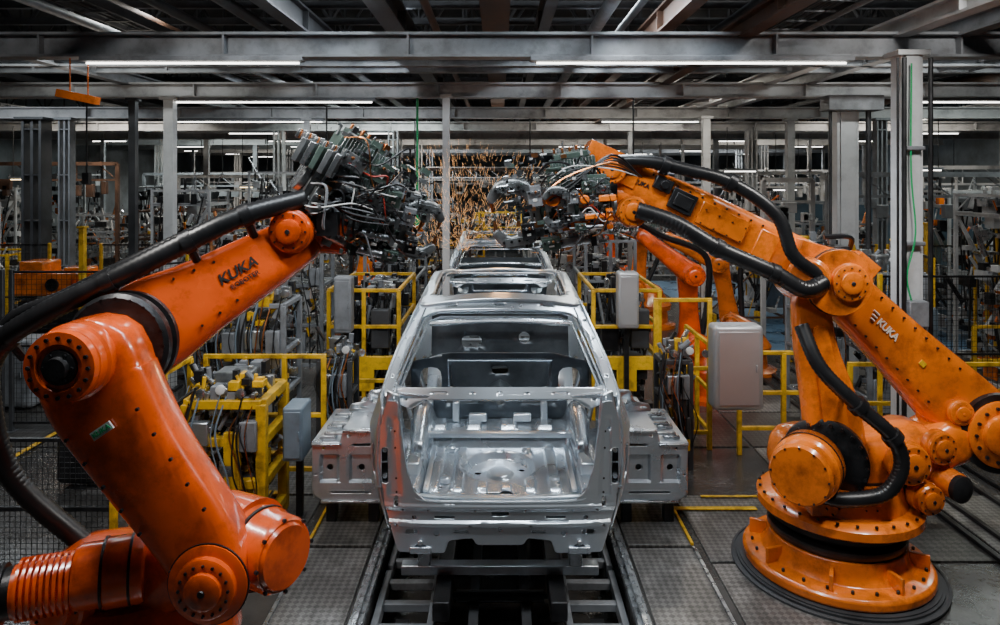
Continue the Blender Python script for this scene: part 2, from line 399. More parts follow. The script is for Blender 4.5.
# ------------------------------------------------------------------ car body shells
HW = [(.36,.78),(.6,.91),(.85,.985),(1.06,1.01),(1.30,.985),(1.50,.915),(1.8,.785),(2.03,.695),(2.18,.62)]
ZR = [(.8,2.03),(1.3,2.10),(2.0,2.13),(2.75,2.07)]
def hw(y, z):
    f = 1.
    if y < .6: f = 1-.115*((.6-y)/.6)**2.6*(1-.75*sst(1.35,1.7,z))*(1-.3*(1-sst(.4,.7,z)))
    if y > 3.5: f = 1-.13*((y-3.5)/1.0)**2
    return itp(HW, z)*f
def car(Y0, label):
    r = root('car_body_shell', (0,Y0,.39), label, 'car body', 'car bodies on the line')
    side = [(.06,.52),(.0,.72),(-.0,1.2),(.03,1.42),(.16,1.53),(.5,1.80),(.82,2.03),(1.3,2.10),(2.0,2.13),(2.7,2.07),(3.15,1.83),(3.6,1.56),(4.15,1.43),(4.4,1.25),(4.48,.85),(4.4,.5),(4.16,.46)]
    side += arc(3.76,.5,.37,0,180)[1:-1]+[(3.34,.42),(1.40,.42)]+arc(.98,.5,.37,0,180)[1:-1]+[(.55,.50)]
    h1 = rnd([(.52,1.62),(1.0,1.93),(1.34,1.98),(1.34,1.62)], .05)
    h2 = rnd([(1.44,1.1),(1.5,.52),(2.12,.52),(2.12,2.01),(1.42,1.97)], .08)
    h3 = rnd([(2.24,.52),(3.28,.52),(3.28,1.55),(2.7,1.97),(2.24,2.03)], .08)
    sm = [slot(.10,1.02,.12,.26), circ(.30,1.42,.02), slot(.45,1.36,.16,.03), circ(3.5,1.2,.04), slot(3.75,1.15,.3,.08), circ(.1,.72,.018), circ(.2,.62,.018)]
    for sx in (-1, 1):
        def sf(y, z):
            arch = .03*math.exp(-((math.hypot(y-.98,z-.5)-.42)/.05)**2)
            return (sx*(hw(y,z)+.016*math.exp(-((z-1.22)/.05)**2)*sst(.0,.3,y)+arch), Y0+y, z)
        p = P(); panel(p, side, [h1, h2, h3]+sm, sf, .05)
        p.obj('side_panel', SILVER, r, solid=.016)
        for a, b in ((.98,.5),(3.76,.5)):
            p = P(); n = 16; vs = []
            for i in range(n+1):
                t = math.pi*i/n
                for xx in (.62, .88): vs.append((sx*xx, Y0+a+.40*math.cos(t), b+.42*math.sin(t)))
            p.add(vs, [(2*i,2*i+1,2*i+3,2*i+2) for i in range(n)])
            c = [(sx*.62, Y0+a+.40*math.cos(math.pi*i/n), b+.42*math.sin(math.pi*i/n)) for i in range(n+1)]
            p.add(c, [tuple(range(n+1))])
            p.obj('wheel_house', SILVERD, r, solid=.012)
        p = P(); panel(p, rnd([(.06,.80),(.06,1.42),(.9,1.72),(1.34,1.6),(1.34,.80)],.04), [slot(.35,1.15,.25,.2), circ(.7,1.45,.07), slot(.95,1.4,.16,.1), circ(.2,1.35,.04), slot(.75,1.1,.12,.16)],
            lambda y, z: (sx*(hw(y,z)-.10-.035*sst(.4,.5,y)*(1-sst(1.0,1.1,y))), Y0+y, z), .06); p.obj('inner_side_panel', SILVERD, r, solid=.012)
        P().box((sx*.80,Y0+2.4,.47),(.12,2.0,.12)).obj('sill', SILVERD, r, bevel=.02)
        P().tube([V((sx*(hw(y,z)+.006),Y0+y-.012,z)) for y, z in ((.02,1.22),(.03,1.30),(.06,1.44),(.16,1.53),(.5,1.80),(.82,2.03),(1.3,2.10),(2.0,2.13),(2.7,2.07))],.009,6,5).obj('seam_flange', SILVER, r)
        P().tube([V((sx*(hw(y,z)-.075),Y0+y-.01,z)) for y, z in ((.03,1.50),(.16,1.57),(.5,1.82),(.80,2.02))],.008,6,5).obj('seam_flange', SILVERD, r)
        p = P(); p.mt(1).box((sx*.845,Y0+.075,1.03),(.07,.02,.30)); p.mt(0).box((sx*.845,Y0+.03,1.19),(.08,.08,.012)); p.box((sx*.845,Y0+.03,.87),(.08,.08,.012)); p.box((sx*.845,Y0+.05,1.03),(.075,.02,.012))  # dark plate behind the slot paints the shade of the recess
        for z in (.93,1.12): p.cyl((sx*.845,Y0+.03,z),(sx*.845,Y0+.065,z),.018,n=10)
        p.obj('lamp_pocket', [SILVERD, DARK], r)
        p = P()
        for z in (.74,.84,.94,1.16,1.28,1.38): p.cyl((sx*(.745+.03*(z-.7)),Y0-.03,z),(sx*(.745+.03*(z-.7)),Y0+.0,z),.008,n=8)
        p.obj('weld_studs', DARK, r)['kind'] = 'stuff'
        p = P(); panel(p, rnd([(0,0),(.14,0),(.12,.22),(.03,.26)],.02), [circ(.07,.07,.014), circ(.07,.14,.012)], lambda a, z: (sx*(.86-a), Y0+.045+.02*a, 1.30+z), .1); p.obj('corner_gusset', SILVER, r, solid=.01)
        # inner wheel bulge and boot side brackets
        P().loft([(sx*.66,Y0+.55,.92,.22,.12),(sx*.67,Y0+.95,1.02,.30,.16),(sx*.66,Y0+1.28,.95,.22,.12)],(1,0,0),n=18,ex=3).obj('inner_wheel_bulge', SILVERD, r)
        P().box((sx*.66,Y0+.30,.90),(.10,.22,.12)).obj('boot_side_bracket', SILVER, r, bevel=.015)
    p = P(); pr = rnd([(-.78,.03),(-.84,.10),(-.78,.135),(-.4,.145),(.4,.145),(.78,.135),(.84,.10),(.78,.03),(.66,-.02),(.56,.055),(-.56,.055),(-.66,-.02)], .03)
    panel(p, pr, [slot(-.45,.10,.10,.022), slot(.45,.10,.10,.022), circ(0,.10,.014), circ(-.2,.10,.01), circ(.2,.10,.01), circ(-.70,.06,.018), circ(.70,.06,.018)],
          lambda x, t: (x, Y0+.02+.10*(x/.86)**2+t*.45, 1.44+t*.85-.03*(x/.86)**2), .05)
    p.obj('slam_bar', SILVER, r, solid=.025)
    P().tube([(-.76,Y0+.12,1.50),(-.4,Y0+.09,1.485),(.4,Y0+.09,1.485),(.76,Y0+.12,1.50)],.020,10,6).obj('bar_lower_flange', SILVERD, r)
    out = [(-.74,.40),(-.78,.52),(-.83,.72),(-.885,1.1),(-.865,1.36),(-.82,1.50),(-.74,1.50),(-.715,1.3),(-.675,1.02),(-.62,.86),(-.54,.79),(.54,.79),(.62,.86),(.675,1.02),(.715,1.3),(.74,1.50),(.82,1.50),(.865,1.36),(.885,1.1),(.83,.72),(.78,.52),(.74,.40),
           (.64,.40),(.61,.46),(.54,.46),(.51,.40),(.40,.40),(.37,.49),(.20,.51),(.17,.46),(-.17,.46),(-.20,.51),(-.37,.49),(-.40,.40),(-.51,.40),(-.54,.46),(-.61,.46),(-.64,.40)]
    out = rnd(out, .02)
    hs = [slot(-.40,.665,.15,.022), slot(.40,.665,.15,.022), slot(0,.69,.13,.032), circ(-.62,.66,.018), circ(.62,.66,.018), circ(-.22,.60,.013), circ(.22,.60,.013), slot(-.64,.55,.09,.035), slot(.64,.55,.09,.035), circ(-.46,.54,.02), circ(.46,.54,.02), circ(0,.57,.016), slot(-.28,.555,.10,.022), slot(.28,.555,.10,.022), slot(-.75,.78,.03,.07), slot(.75,.78,.03,.07), circ(-.79,1.3,.012), circ(.79,1.3,.012), slot(-.835,1.03,.055,.26), slot(.835,1.03,.055,.26),
          circ(-.70,.72,.012), circ(.70,.72,.012), circ(-.52,.72,.010), circ(.52,.72,.010), circ(-.18,.72,.010), circ(.18,.72,.010), circ(-.75,.60,.014), circ(.75,.60,.014)]
    def ap(x, z):
        d = -.06+.02*(x/.9)**2+.04*(abs(x)/.9)**7+.03*(1-sst(.59,.605,z))-.012*math.exp(-((z-.745)/.015)**2)+.014*sst(.625,.64,z)*(1-sst(.705,.72,z))
        d += .012*sst(.80,.83,z)*(1-sst(1.36,1.40,z))*sst(.72,.74,abs(x)-.06*(z-1))*(1-sst(.80,.81,abs(x)))
        return (x, Y0+d, z)
    p = P(); panel(p, out, hs, ap, .016)
    p.obj('rear_apron', SILVER, r, solid=.012)
    P().tube([(-.76,Y0+.0,1.46),(-.725,Y0-.0,1.3),(-.685,Y0-.03,1.02),(-.63,Y0-.04,.85),(-.54,Y0-.05,.785),(0,Y0-.06,.775),(.54,Y0-.05,.785),(.63,Y0-.04,.85),(.685,Y0-.03,1.02),(.725,Y0,1.3),(.76,Y0,1.46)],.011,8,4).obj('aperture_flange', SILVER, r)
    for sx in (-1, 1):
        p = P(); p.box((sx*.575,Y0+.2,.46),(.12,.42,.11)); p.box((sx*.575,Y0-.035,.42),(.16,.02,.05)); p.cyl((sx*.575,Y0-.02,.48),(sx*.575,Y0-.055,.48),.02,n=10)
        p.obj('chassis_rail', SILVERD, r, bevel=.008)
    P().box((0,Y0+.16,.50),(1.3,.03,.18)).obj('inner_apron', SILVERD, r, bevel=.006)
    def tf(x, y):
        d = math.hypot(x*1.15, (y-.60)); z = .77+.13*sst(.98,1.02,y)
        z -= .07*(1-sst(.30,.33,d)); z += .025*(1-sst(.10,.13,d))
        bead = sst(.0,.25,math.sin(x*34)-.15)*sst(.36,.39,d)*(1-sst(.53,.55,abs(x)))*sst(.10,.13,y)*(1-sst(.91,.94,y))
        b2 = sst(0,.25,math.sin(x*20)-.1)*sst(1.06,1.09,y)*(1-sst(1.27,1.3,y))
        return (x, Y0+y, z+.032*bead+.032*b2+.10*sst(.57,.62,abs(x)))
    p = P(); panel(p, [(-.70,-.03),(.70,-.03),(.78,.5),(.78,1.34),(-.78,1.34),(-.78,.5)], [circ(-.18,.62,.03),circ(.18,.68,.025),slot(0,.10,.2,.025),circ(-.45,.2,.018),circ(.45,.2,.018),circ(-.6,.4,.02),circ(.6,.4,.02),circ(-.6,.9,.02),circ(.6,.9,.02)], tf, .014)
    p.obj('trunk_floor', SILVERD, r, solid=.008)
    for x in (-.55,.55):
        P().loft([(x,Y0+.06,.815,.04,.03),(x*1.02,Y0+.9,.815,.04,.03)], (0,0,1), n=10, k=3).obj('floor_stiffener', SILVER, r)
    P().loft([(-.64,Y0+1.0,.885,.07,.05),(0,Y0+1.0,.885,.07,.05),(.64,Y0+1.0,.885,.07,.05)], (0,0,1), n=12).obj('floor_cross_member', SILVER, r)
    P().loft([(-.60,Y0+.02,.785,.05,.035),(0,Y0-.02,.785,.05,.035),(.60,Y0+.02,.785,.05,.035)], (0,0,1), n=12).obj('floor_cross_member', SILVER, r)
    for x in (-.42,.42):
        for y in (.28,.9): P().lathe((x,Y0+y,.78),(0,0,1),[(.04,0),(.04,.03),(.025,.04),(.01,.04)],14).obj('floor_boss', SILVER, r)
    for x in (-.64,-.40,.40,.64): P().box((x,Y0+1.28,1.0),(.06,.10,.18)).obj('seat_bracket', SILVER, r, bevel=.012)
    for x in (-.2,.2): P().box((x,Y0+1.22,.96),(.16,.06,.07)).obj('latch_bracket', SILVER, r, bevel=.012)
    p = P(); panel(p, rnd([(-.80,.85),(.80,.85),(.83,1.42),(.5,1.50),(-.5,1.50),(-.83,1.42)],.05), [rnd([(-.44,1.18),(.44,1.18),(.46,1.42),(-.46,1.42)],.06), slot(-.64,1.24,.2,.26), slot(.64,1.24,.2,.26), slot(-.35,1.06,.3,.05), slot(.35,1.06,.3,.05), circ(0,1.06,.04)],
        lambda x, z: (x, Y0+1.38, z), .1); p.obj('seat_bulkhead', CABIN_SHADE, r, solid=.02)
    P().tube([(-.47,Y0+1.36,1.16),(-.48,Y0+1.36,1.44),(.48,Y0+1.36,1.44),(.47,Y0+1.36,1.16),(-.47,Y0+1.36,1.16)],.012,8).obj('bulkhead_flange', SILVERD, r)
    def cf(x, y): return (x, Y0+y, .46+.17*math.exp(-(x/.16)**2))
    p = P(); panel(p, [(-.80,1.36),(.80,1.36),(.80,3.6),(-.80,3.6)], [circ(-.4,2,.05),circ(.4,2,.05)], cf, .08); p.obj('cabin_floor', CABIN_SHADE, r, solid=.01)
    p = P(); panel(p, rnd([(-.86,.46),(.86,.46),(.84,1.5),(-.84,1.5)],.05), [slot(-.35,1.1,.25,.14),circ(.3,1.15,.07),slot(0,.75,.2,.1)], lambda x, z: (x, Y0+3.58, z), .1)
    p.obj('firewall', CABIN_SHADE, r, solid=.012)
    P().tube([(-.84,Y0+3.3,1.38),(0,Y0+3.26,1.42),(.84,Y0+3.3,1.38)],.035,10,6).obj('dash_beam', SILVERD, r)
    P().box((0,Y0+4.38,.62),(1.5,.08,.14)).obj('front_cross_member', SILVERD, r, bevel=.015)
    P().box((0,Y0+4.3,1.25),(1.45,.1,.07)).obj('front_cross_member', SILVERD, r, bevel=.015)
    for sx in (-1,1):
        P().box((sx*.55,Y0+4,.62),(.1,.8,.12)).obj('front_rail', SILVERD, r, bevel=.015)
        P().box((sx*.62,Y0+4.34,.93),(.08,.06,.55)).obj('front_upright', SILVERD, r, bevel=.01)
    gf = lambda x, t: (x*(1+.03*math.sin(t*3.14)), Y0+.12+.72*t-.05*math.sin(t*3.14)+.05*(x/.8)**4*t, 1.49+.54*t+.05*(1-(x/.8)**2)*t)
    p = P(); panel(p, rnd([(-.90,-.02),(.90,-.02),(.695,1.0),(-.695,1.0)],.08), [rnd([(-.80,.08),(.80,.08),(.625,.89),(-.625,.89)],.13,6)]+[circ(sx*(.842-.18*t),t,.008) for sx in (-1,1) for t in (.2,.4,.6,.8)]+[slot(x,.945,.09,.03) for x in (-.4,0,.4)], gf, .05); p.obj('rear_glass_frame', SILVER, r, solid=.02)
    q = [(-.785,.08),(-.615,.85),(-.50,.895),(.50,.895),(.615,.85),(.785,.08)]
    P().tube([V(gf(x,t))+V((0,.02,-.01)) for x, t in q],.011,8).obj('glass_flange', SILVERD, r)
    q = [(-.76,.08),(-.59,.81),(-.49,.86),(.49,.86),(.59,.81),(.76,.08)]
    P().tube([V(gf(x,t))+V((0,.06,-.035)) for x, t in q],.011,8).obj('glass_flange', SILVERD, r)
    def zr(x, y): return (x, Y0+y, itp(ZR, y)+.06*(1-(x/.69)**2)-(.05*max(0,(y-2.55))/.2))
    p = P(); panel(p, rnd([(-.695,.80),(.695,.80),(.67,1.5),(.68,2.2),(.63,2.80),(-.63,2.80),(-.68,2.2),(-.67,1.5)],.10), [rnd([(-.58,.95),(.58,.95),(.59,2.40),(.47,2.64),(-.47,2.64),(-.59,2.40)],.16,6)], zr, .07); p.obj('roof_frame', SILVER, r, solid=.03)
    q = [(-.56,1.05),(-.57,2.36),(-.52,2.52),(-.42,2.62),(.42,2.62),(.52,2.52),(.57,2.36),(.56,1.05),(.46,.94),(-.46,.94),(-.56,1.05)]
    P().tube([V(zr(x,y))-V((0,0,.03)) for x, y in q],.012,8).obj('sunroof_flange', SILVERD, r)
    return r
car(5.1, 'bare silver steel car body shell with open rear hatch')
car(10.9, 'second bare silver car body shell further down the line')

def skid(Y0):
    r = root('transport_skid', (0,Y0,-.1), 'dark steel transport skid carrying a car body', 'skid', 'transport skids')
    for sx in (-1,1): P().box((sx*.42,Y0+2.1,.04),(.12,4.5,.14)).obj('runner', DARK, r, bevel=.01)
    for y in (.25,1.6,3.1,4.1): P().box((0,Y0+y,.14),(1.5,.1,.07)).obj('cross_bar', GALV, r, bevel=.008)
    for y in (.25,1.6,3.1,4.1):
        for sx in (-1,1): P().box((sx*.575,Y0+y,.28),(.10,.10,.22)).obj('support_pad', STEEL, r, bevel=.01)
skid(5.1); skid(10.9)
for sx in (-1,1):
    P().box((sx*1.0,18,.02),(.1,28,.04)).box((sx*1.0,18,.05),(.035,28,.05)).obj('conveyor_rail', STEEL, label='worn steel guide rail beside the conveyor pit', cat='rail', group='conveyor rails', bevel=.004)
    P().box((sx*.20,18,-.28),(.07,28,.2)).obj('chain_track', DGREY, label='dark chain track in the conveyor pit', cat='rail', group='chain tracks')
for i in range(14):
    Y = 4.0+i*1.15
    for sx in (-1,1):
        r = root('ladder_frame', (sx*.72,Y,-.38), 'dark steel ladder frame in the conveyor pit', 'frame', 'pit ladder frames')
        p = P()
        for x in (.50,.90): p.box((sx*x,Y,-.12),(.05,1.08,.1))
        for k in range(4): p.box((sx*.70,Y-.42+k*.28,-.12),(.38,.06,.06))
        p.obj('ladder', GREY, r, bevel=.006)
        P().box((sx*.72,Y,-.27),(.1,.1,.22)).obj('stand', DARK, r)
    if i < 9:
        P().cyl((-.34,Y+.3,-.14),(.34,Y+.3,-.14),.045,n=12).cyl((-.38,Y+.3,-.14),(.38,Y+.3,-.14),.02,n=8).obj('conveyor_roller', DARK, label='dark steel conveyor roller in the pit', cat='roller', group='conveyor rollers')
for i in range(12):
    Y = 2.0+i*1.55
    for x0, x1 in ((-1.62,-1.08),(1.08,1.62)):
        P().box(((x0+x1)/2,Y,.012),(x1-x0,1.5,.024)).obj('deck_plate', TREAD, label='worn tread plate beside the conveyor pit', cat='floor plate', group='deck plates', bevel=.003)
        P().box((x1 if x0 > 0 else x0,Y,.03),(.025,1.5,.02)).obj('edge_strip', STEEL if i % 3 else YELLOW, label='thin metal edge strip beside the deck plates', cat='edge strip', group='edge strips')
rs = random.Random(9)
for ix in range(-4, 6):
    for iy in range(7):
        x = 2.3+ix*1.22 if ix >= 0 else -1.1+ix*1.22; y = 2.6+iy*1.22
        if rs.random() < .25 or math.hypot(x-2.68,y-5.6) < .5 or math.hypot(x+2.05,y-3.95) < .5: continue
        P().box((x,y,.007),(1.18,1.18,.014)).obj('floor_plate', rs.choice((TREAD,TREADD,TREADD)), label='large worn tread plate set on the concrete floor', cat='floor plate', group='floor tread plates', bevel=.003)
for x in (4.05,4.3,4.75,5.0):
    P().box((x,7,.03),(.05,10,.035)).obj('floor_channel', DARK, label='dark steel floor channel running along the cell', cat='floor channel', group='floor channels', bevel=.004)
for x, y, w, l in ((-1.75,5.75,.25,.06),(2.0,6.55,.8,.06),(-1.75,5.35,.22,.06),(-5.4,8.2,.06,4),(2.6,6.8,1.3,.035)):
    P().box((x,y,.029),(w,l,.006)).obj('floor_marking', YELLOW, label='scuffed yellow painted floor line', cat='floor marking', group='floor markings', smooth=False)
P().box((8,17,.004),(7,9,.006)).obj('floor_marking', BLUEFL, label='blue painted floor area in the side bay', cat='floor marking', smooth=False)

# ------------------------------------------------------------------ side fixtures next to the car
def fixture(sx):
    r = root('clamping_fixture', (sx*1.4,6.6,0), 'stepped flat-topped silver sheet steel clamping fixture', 'fixture', 'clamping fixtures')
    X = lambda a: sx*a
    P().box((X(1.21),6.65,.885),(.36,.92,.03)).obj('table', FIXM, r, bevel=.008)
    P().box((X(1.52),6.65,.765),(.30,.92,.03)).obj('lower_table', FIXM, r, bevel=.008)
    P().box((X(1.34),6.65,.32),(.54,.86,.05)).obj('lower_shelf', FIXM, r, bevel=.008)
    def fp(a, z):
        rec = sst(.42,.44,z)*(1-sst(.66,.68,z))*(sst(1.12,1.14,a)*(1-sst(1.32,1.34,a))+sst(1.42,1.44,a)*(1-sst(1.58,1.60,a)))
        return (X(a), 6.19+.035*rec, z)
    p = P(); panel(p, rnd([(1.035,.26),(1.56,.26),(1.66,.33),(1.66,.77),(1.42,.77),(1.39,.89),(1.035,.89)],.015), [circ(1.23,.55,.028),circ(1.51,.55,.028),slot(1.32,.34,.36,.018),circ(1.63,.50,.010),circ(1.08,.55,.012),circ(1.10,.84,.012),circ(1.34,.84,.012),circ(1.56,.73,.012),slot(1.22,.76,.16,.025)], fp, .02)
    p.obj('front_plate', FIXM, r, solid=.012)
    p = P(); panel(p, rnd([(1.04,.90),(1.44,.90),(1.42,.97),(1.28,1.00),(1.24,1.10),(1.04,1.12)],.02), [slot(1.15,1.0,.12,.04),circ(1.34,.94,.012)], lambda a, z: (X(a), 6.66, z), .2); p.obj('upper_plate', FIXM, r, solid=.014)
    p = P(); panel(p, rnd([(6.2,.28),(7.1,.28),(7.1,.75),(6.2,.75)],.02), [slot(6.5,.55,.25,.16),slot(6.9,.55,.16,.16)], lambda a, z: (X(1.65), a, z), .2); p.obj('side_plate', FIXM, r, solid=.012)
    P().box((X(1.31),6.17,.265),(.54,.025,.022)).obj('edge_bar', STEEL, r, bevel=.005)
    P().box((X(1.21),6.17,.885),(.35,.025,.02)).obj('edge_bar', STEEL, r, bevel=.005)
    P().box((X(1.53),6.17,.765),(.26,.025,.02)).obj('edge_bar', STEEL, r, bevel=.005)
    for i in range(3):
        y = 6.3+i*.26; p = P(); p.box((X(1.54),y,.795),(.14,.09,.03)); p.box((X(1.48),y,.82),(.2,.035,.022)); p.cyl((X(1.56),y,.81),(X(1.56),y,.84),.012,n=8)
        p.obj('clamp', STEEL, r, bevel=.005)
    P().box((X(1.32),6.68,.54),(.50,.80,.38)).obj('core_box', GREY, r)
    for x in (1.14,1.52):
        for y in (6.34,6.98): P().box((X(x),y,.165),(.09,.09,.28)).obj('leg', DARK, r, bevel=.005)
fixture(-1); fixture(1)

# ------------------------------------------------------------------ robots
def joint(p, c, ax, r, L, face=True, k=10):
    """stepped joint housing, flange, bolts; material slots 0 paint, 1 dark, 2 steel"""
    c = V(c); ax = V(ax).normalized()
    p.mt(0).lathe(c, ax, [(r*.96,0),(r,.015),(r,L*.55),(r*.93,L*.62),(r*.93,L*.92),(r*.85,L),(r*.55,L)])
    if face:
        p.mt(1).bolts(c+ax*L*.99, ax, r*.76, k, r*.05, r*.06)
        p.mt(0).lathe(c+ax*L, ax, [(r*.58,0),(r*.56,r*.12),(r*.46,r*.17),(r*.2,r*.17)], 28)
        p.mt(1).lathe(c+ax*(L+r*.165), ax, [(r*.12,0),(r*.10,r*.05),(r*.02,r*.05)], 12)
    return p

def weld_gun(r, O, ex, up, L, seed, jaws=True, nfit=150, ncab=12, tint=None):
    rs = random.Random(seed); O = V(O); ex = V(ex).normalized(); up = V(up); up = (up-ex*up.dot(ex)).normalized(); ez = ex.cross(up)
    R = Matrix((ex, up, ez)).transposed()
    q = lambda a, b, c: O+ex*a*L+up*b*L+ez*c*L
    M = [DARK, STEEL, BLACK, COPPER, GREY, GUNM, GUNG, WHITE, RED, tint or ORANGE]
    sd = 1 if ez.y < 0 else -1      # side of the gun turned to the aisle
    p = P(); p.mt(5).box(q(.0,0,0), (.05*L,.36*L,.36*L), R); p.mt(1).lathe(q(-.08,0,0), ex, [(.14*L,0),(.14*L,.05*L),(.11*L,.08*L)], 24)
    p.mt(5).box(q(.3,-.18,0), (.62*L,.05*L,.30*L), R); p.box(q(.28,.14,.14), (.55*L,.07*L,.04*L), R); p.box(q(.28,.14,-.14), (.55*L,.07*L,.04*L), R)
    p.mt(6).box(q(.32,.0,0), (.5*L,.26*L,.26*L), R)
    for i in range(6): p.mt(1).box(q(.06+i*.09,-.02,sd*.19), (.02*L,.3*L,.02*L), R)
    p.mt(5).box(q(.62,.0,0), (.10*L,.44*L,.30*L), R)
    p.obj('gun_frame', M, r, bevel=.004)
    p = P(); p.mt(6).box(q(.22,.30,0), (.40*L,.24*L,.30*L), R)
    for i in range(14): p.mt(5 if i % 3 else 1).box(q(.05+i*.027,.30,.0), (.007*L,.25*L,.32*L), R)
    p.mt(6).box(q(.22,.45,0), (.32*L,.05*L,.22*L), R)
    for i in range(9): p.mt(1 if i % 2 else 3).cyl(q(.08+i*.035,.46,.06*(i % 3)), q(.08+i*.035,.52,.06*(i % 3)), .012*L, n=8)
    p.obj('transformer', M, r, bevel=.003)
    p = P(); p.mt(1).cyl(q(.1,-.02,0), q(.5,-.02,0), .11*L); p.cyl(q(.5,-.02,0), q(.52,-.02,0), .13*L); p.mt(0).cyl(q(.52,-.02,0), q(.72,-.02,0), .05*L); p.obj('servo_cylinder', M, r)
    for b, mm in ((-.30,1), (.06,5), (-.12,1)):
        p = P(); p.mt(mm).cyl(q(.15,b,sd*.22), q(.5,b,sd*.22), .040*L, n=14); p.mt(0).box(q(.15,b,sd*.22), (.05*L,.11*L,.1*L), R); p.mt(5).box(q(.5,b,sd*.22), (.05*L,.11*L,.1*L), R); p.mt(1).cyl(q(.5,b,sd*.22), q(.68,b,sd*.22), .014*L, n=8); p.obj('air_cylinder', M, r)
    for i, (a, b, w, h) in enumerate(((.16,.26,.2,.12),(.40,.30,.14,.16),(.60,.16,.12,.18),(.34,.06,.16,.09),(.70,-.14,.12,.14),(.08,-.12,.1,.18),(.52,-.28,.16,.1))):
        p = P(); p.mt((5,6,4,1,0,9 if tint else 5,6)[i]).box(q(a,b,sd*.24), (w*L,h*L,.09*L), R)
        for k in range(4): p.mt((1,3,1,0)[k]).cyl(q(a-w*.36+k*w*.24,b+h*.22,sd*.28), q(a-w*.36+k*w*.24,b+h*.22,sd*.32), .012*L, n=8)
        p.mt((8,7,7,9,7,8,7)[i]).box(q(a,b-h*.18,sd*.287), (w*.3*L,h*.15*L,.004*L), R)
        p.obj('valve_block', M, r, bevel=.003)
    if tint:
        P().mt(0).box(q(.10,.12,sd*.27), (.26*L,.10*L,.06*L), R).box(q(.30,-.14,sd*.27), (.30*L,.08*L,.06*L), R).cyl(q(.45,.12,sd*.2), q(.45,.12,sd*.33), .07*L).obj('orange_bracket', tint, r, bevel=.008)
    p = P()
    for i in range(nfit):
        a, b, c = rs.uniform(-.02,.84), rs.uniform(-.36,.50), rs.uniform(-.27,.31)*sd
        p.mt(rs.choice((0,0,1,1,1,5,5,6,6,4,2,3,7 if rs.random() < .4 else 1)))
        s = rs.uniform(.012,.048)*L
        if rs.random() < .5: p.box(q(a,b,c), (s*rs.uniform(.6,2.0), s*rs.uniform(.5,1.3), s), R)
        else:
            d = rs.choice((ex,up,ez)); p.cyl(q(a,b,c), q(a,b,c)+d*s*rs.uniform(1,2.8), s*.3, n=8)
    p.obj('valve_fittings', M, r)['kind'] = 'stuff'
    if jaws:
        for sg in (-1, 1):
            p = P(); p.mt(5).loft([tuple(q(.55,.05*sg,0))+(.15*L,.12*L), tuple(q(.70,.22*sg,0))+(.15*L,.11*L), tuple(q(.88,.26*sg,0))+(.13*L,.10*L), tuple(q(1.0,.16*sg,0))+(.09*L,.08*L)], ez, n=14, ex=4)
            p.mt(3).cyl(q(1.0,.17*sg,0), q(1.0,.04*sg,0), .028*L, .012*L, n=12)
            p.mt(1).box(q(.82,.25*sg,.07*sd), (.22*L,.07*L,.03*L), R)
            for i in range(5): p.mt(0).cyl(q(.66+i*.07,.24*sg,.06*sd), q(.66+i*.07,.24*sg,.10*sd), .014*L, n=6)
            p.obj('electrode_arm', M, r)
    cm = (BLACK, BLACK, DARK, BLACK, RED, GREY, BLACK, BLACK, COPPER, BLACK, WHITE, BLACK)
    for i in range(ncab):
        a0, b0 = rs.uniform(-.05,.3), rs.uniform(-.25,.4)
        a1, b1 = a0+rs.uniform(.15,.45), b0+rs.uniform(-.25,.25)
        P().tube([q(a0,b0,sd*.24), q(a0*.7+a1*.3,b0+rs.uniform(.0,.1),sd*.33), q(a0*.3+a1*.7,b1+rs.uniform(0,.1),sd*.34), q(a1,b1,sd*.24)], rs.uniform(.005,.011)*L, 6, 7).obj('cable', cm[i % 12], r)

def clamp(c, d, r, par, off):
    c = V(c); d = V(d).normalized(); p = P(); p.cyl(c-d*.03, c+d*.03, r, n=18); p.cyl(c, c+V(off), .025, n=8); p.obj('hose_clamp', DARK, par)
def bolt_row(p, a, b, n, ax=(0,-1,0), r=.009):
    a = V(a); b = V(b); ax = V(ax)
    for i in range(n):
        c = a+(b-a)*i/(n-1); p.cyl(c, c+ax*.016, r, n=6)

# --- near robot reaching over the car from the west side
r = root('industrial_robot', (-2.05,3.95,0), 'large orange six-axis welding robot with long black hose', 'robot')
ORD = [ORANGE, DARK, STEEL]
p = P(); p.lathe((-2.05,3.95,.03),(0,0,1),[(.72,0),(.72,.05),(.55,.11),(.5,.32),(.5,.37)]); p.mt(1).bolts((-2.05,3.95,.08),(0,0,1),.64,16,.02,.03); p.obj('base', ORD, r, bevel=.006)
p = P(); p.mt(1).lathe((-2.05,3.95,.38),(0,0,1),[(.46,0),(.46,.1)]); p.mt(0).lathe((-2.05,3.95,.46),(0,0,1),[(.54,0),(.56,.06),(.52,.25),(.4,.42),(.1,.48)])
p.loft([(-2.35,3.95,.85,.42,.5),(-2.0,3.9,.92,.42,.5),(-1.6,3.8,1.06,.40,.42)],(0,1,0)); p.obj('turret', ORD, r)
p = P(); joint(p,(-2.20,3.70,.95),(-.15,-1,0),.16,.2); p.obj('base_motor', ORD, r)
p = P(); joint(p,(-1.85,3.66,1.08),(-1,-.35,.0),.17,.32,face=False); p.mt(1)
for i in range(2): p.lathe((-1.9-.12*i,3.64-.04*i,1.08),(-1,-.35,0),[(.176,0),(.176,.012)],28)
p.obj('base_motor', ORD, r)
p = P(); p.mt(0).cyl((-2.15,3.555,1.07),(-2.40,3.465,1.06),.125,n=28)
for i in range(9): p.lathe((-2.16-.026*i,3.551-.0094*i,1.068),(-1,-.37,0),[(.145,0),(.145,.013)],28)
p.obj('axis_motor', ORD, r)
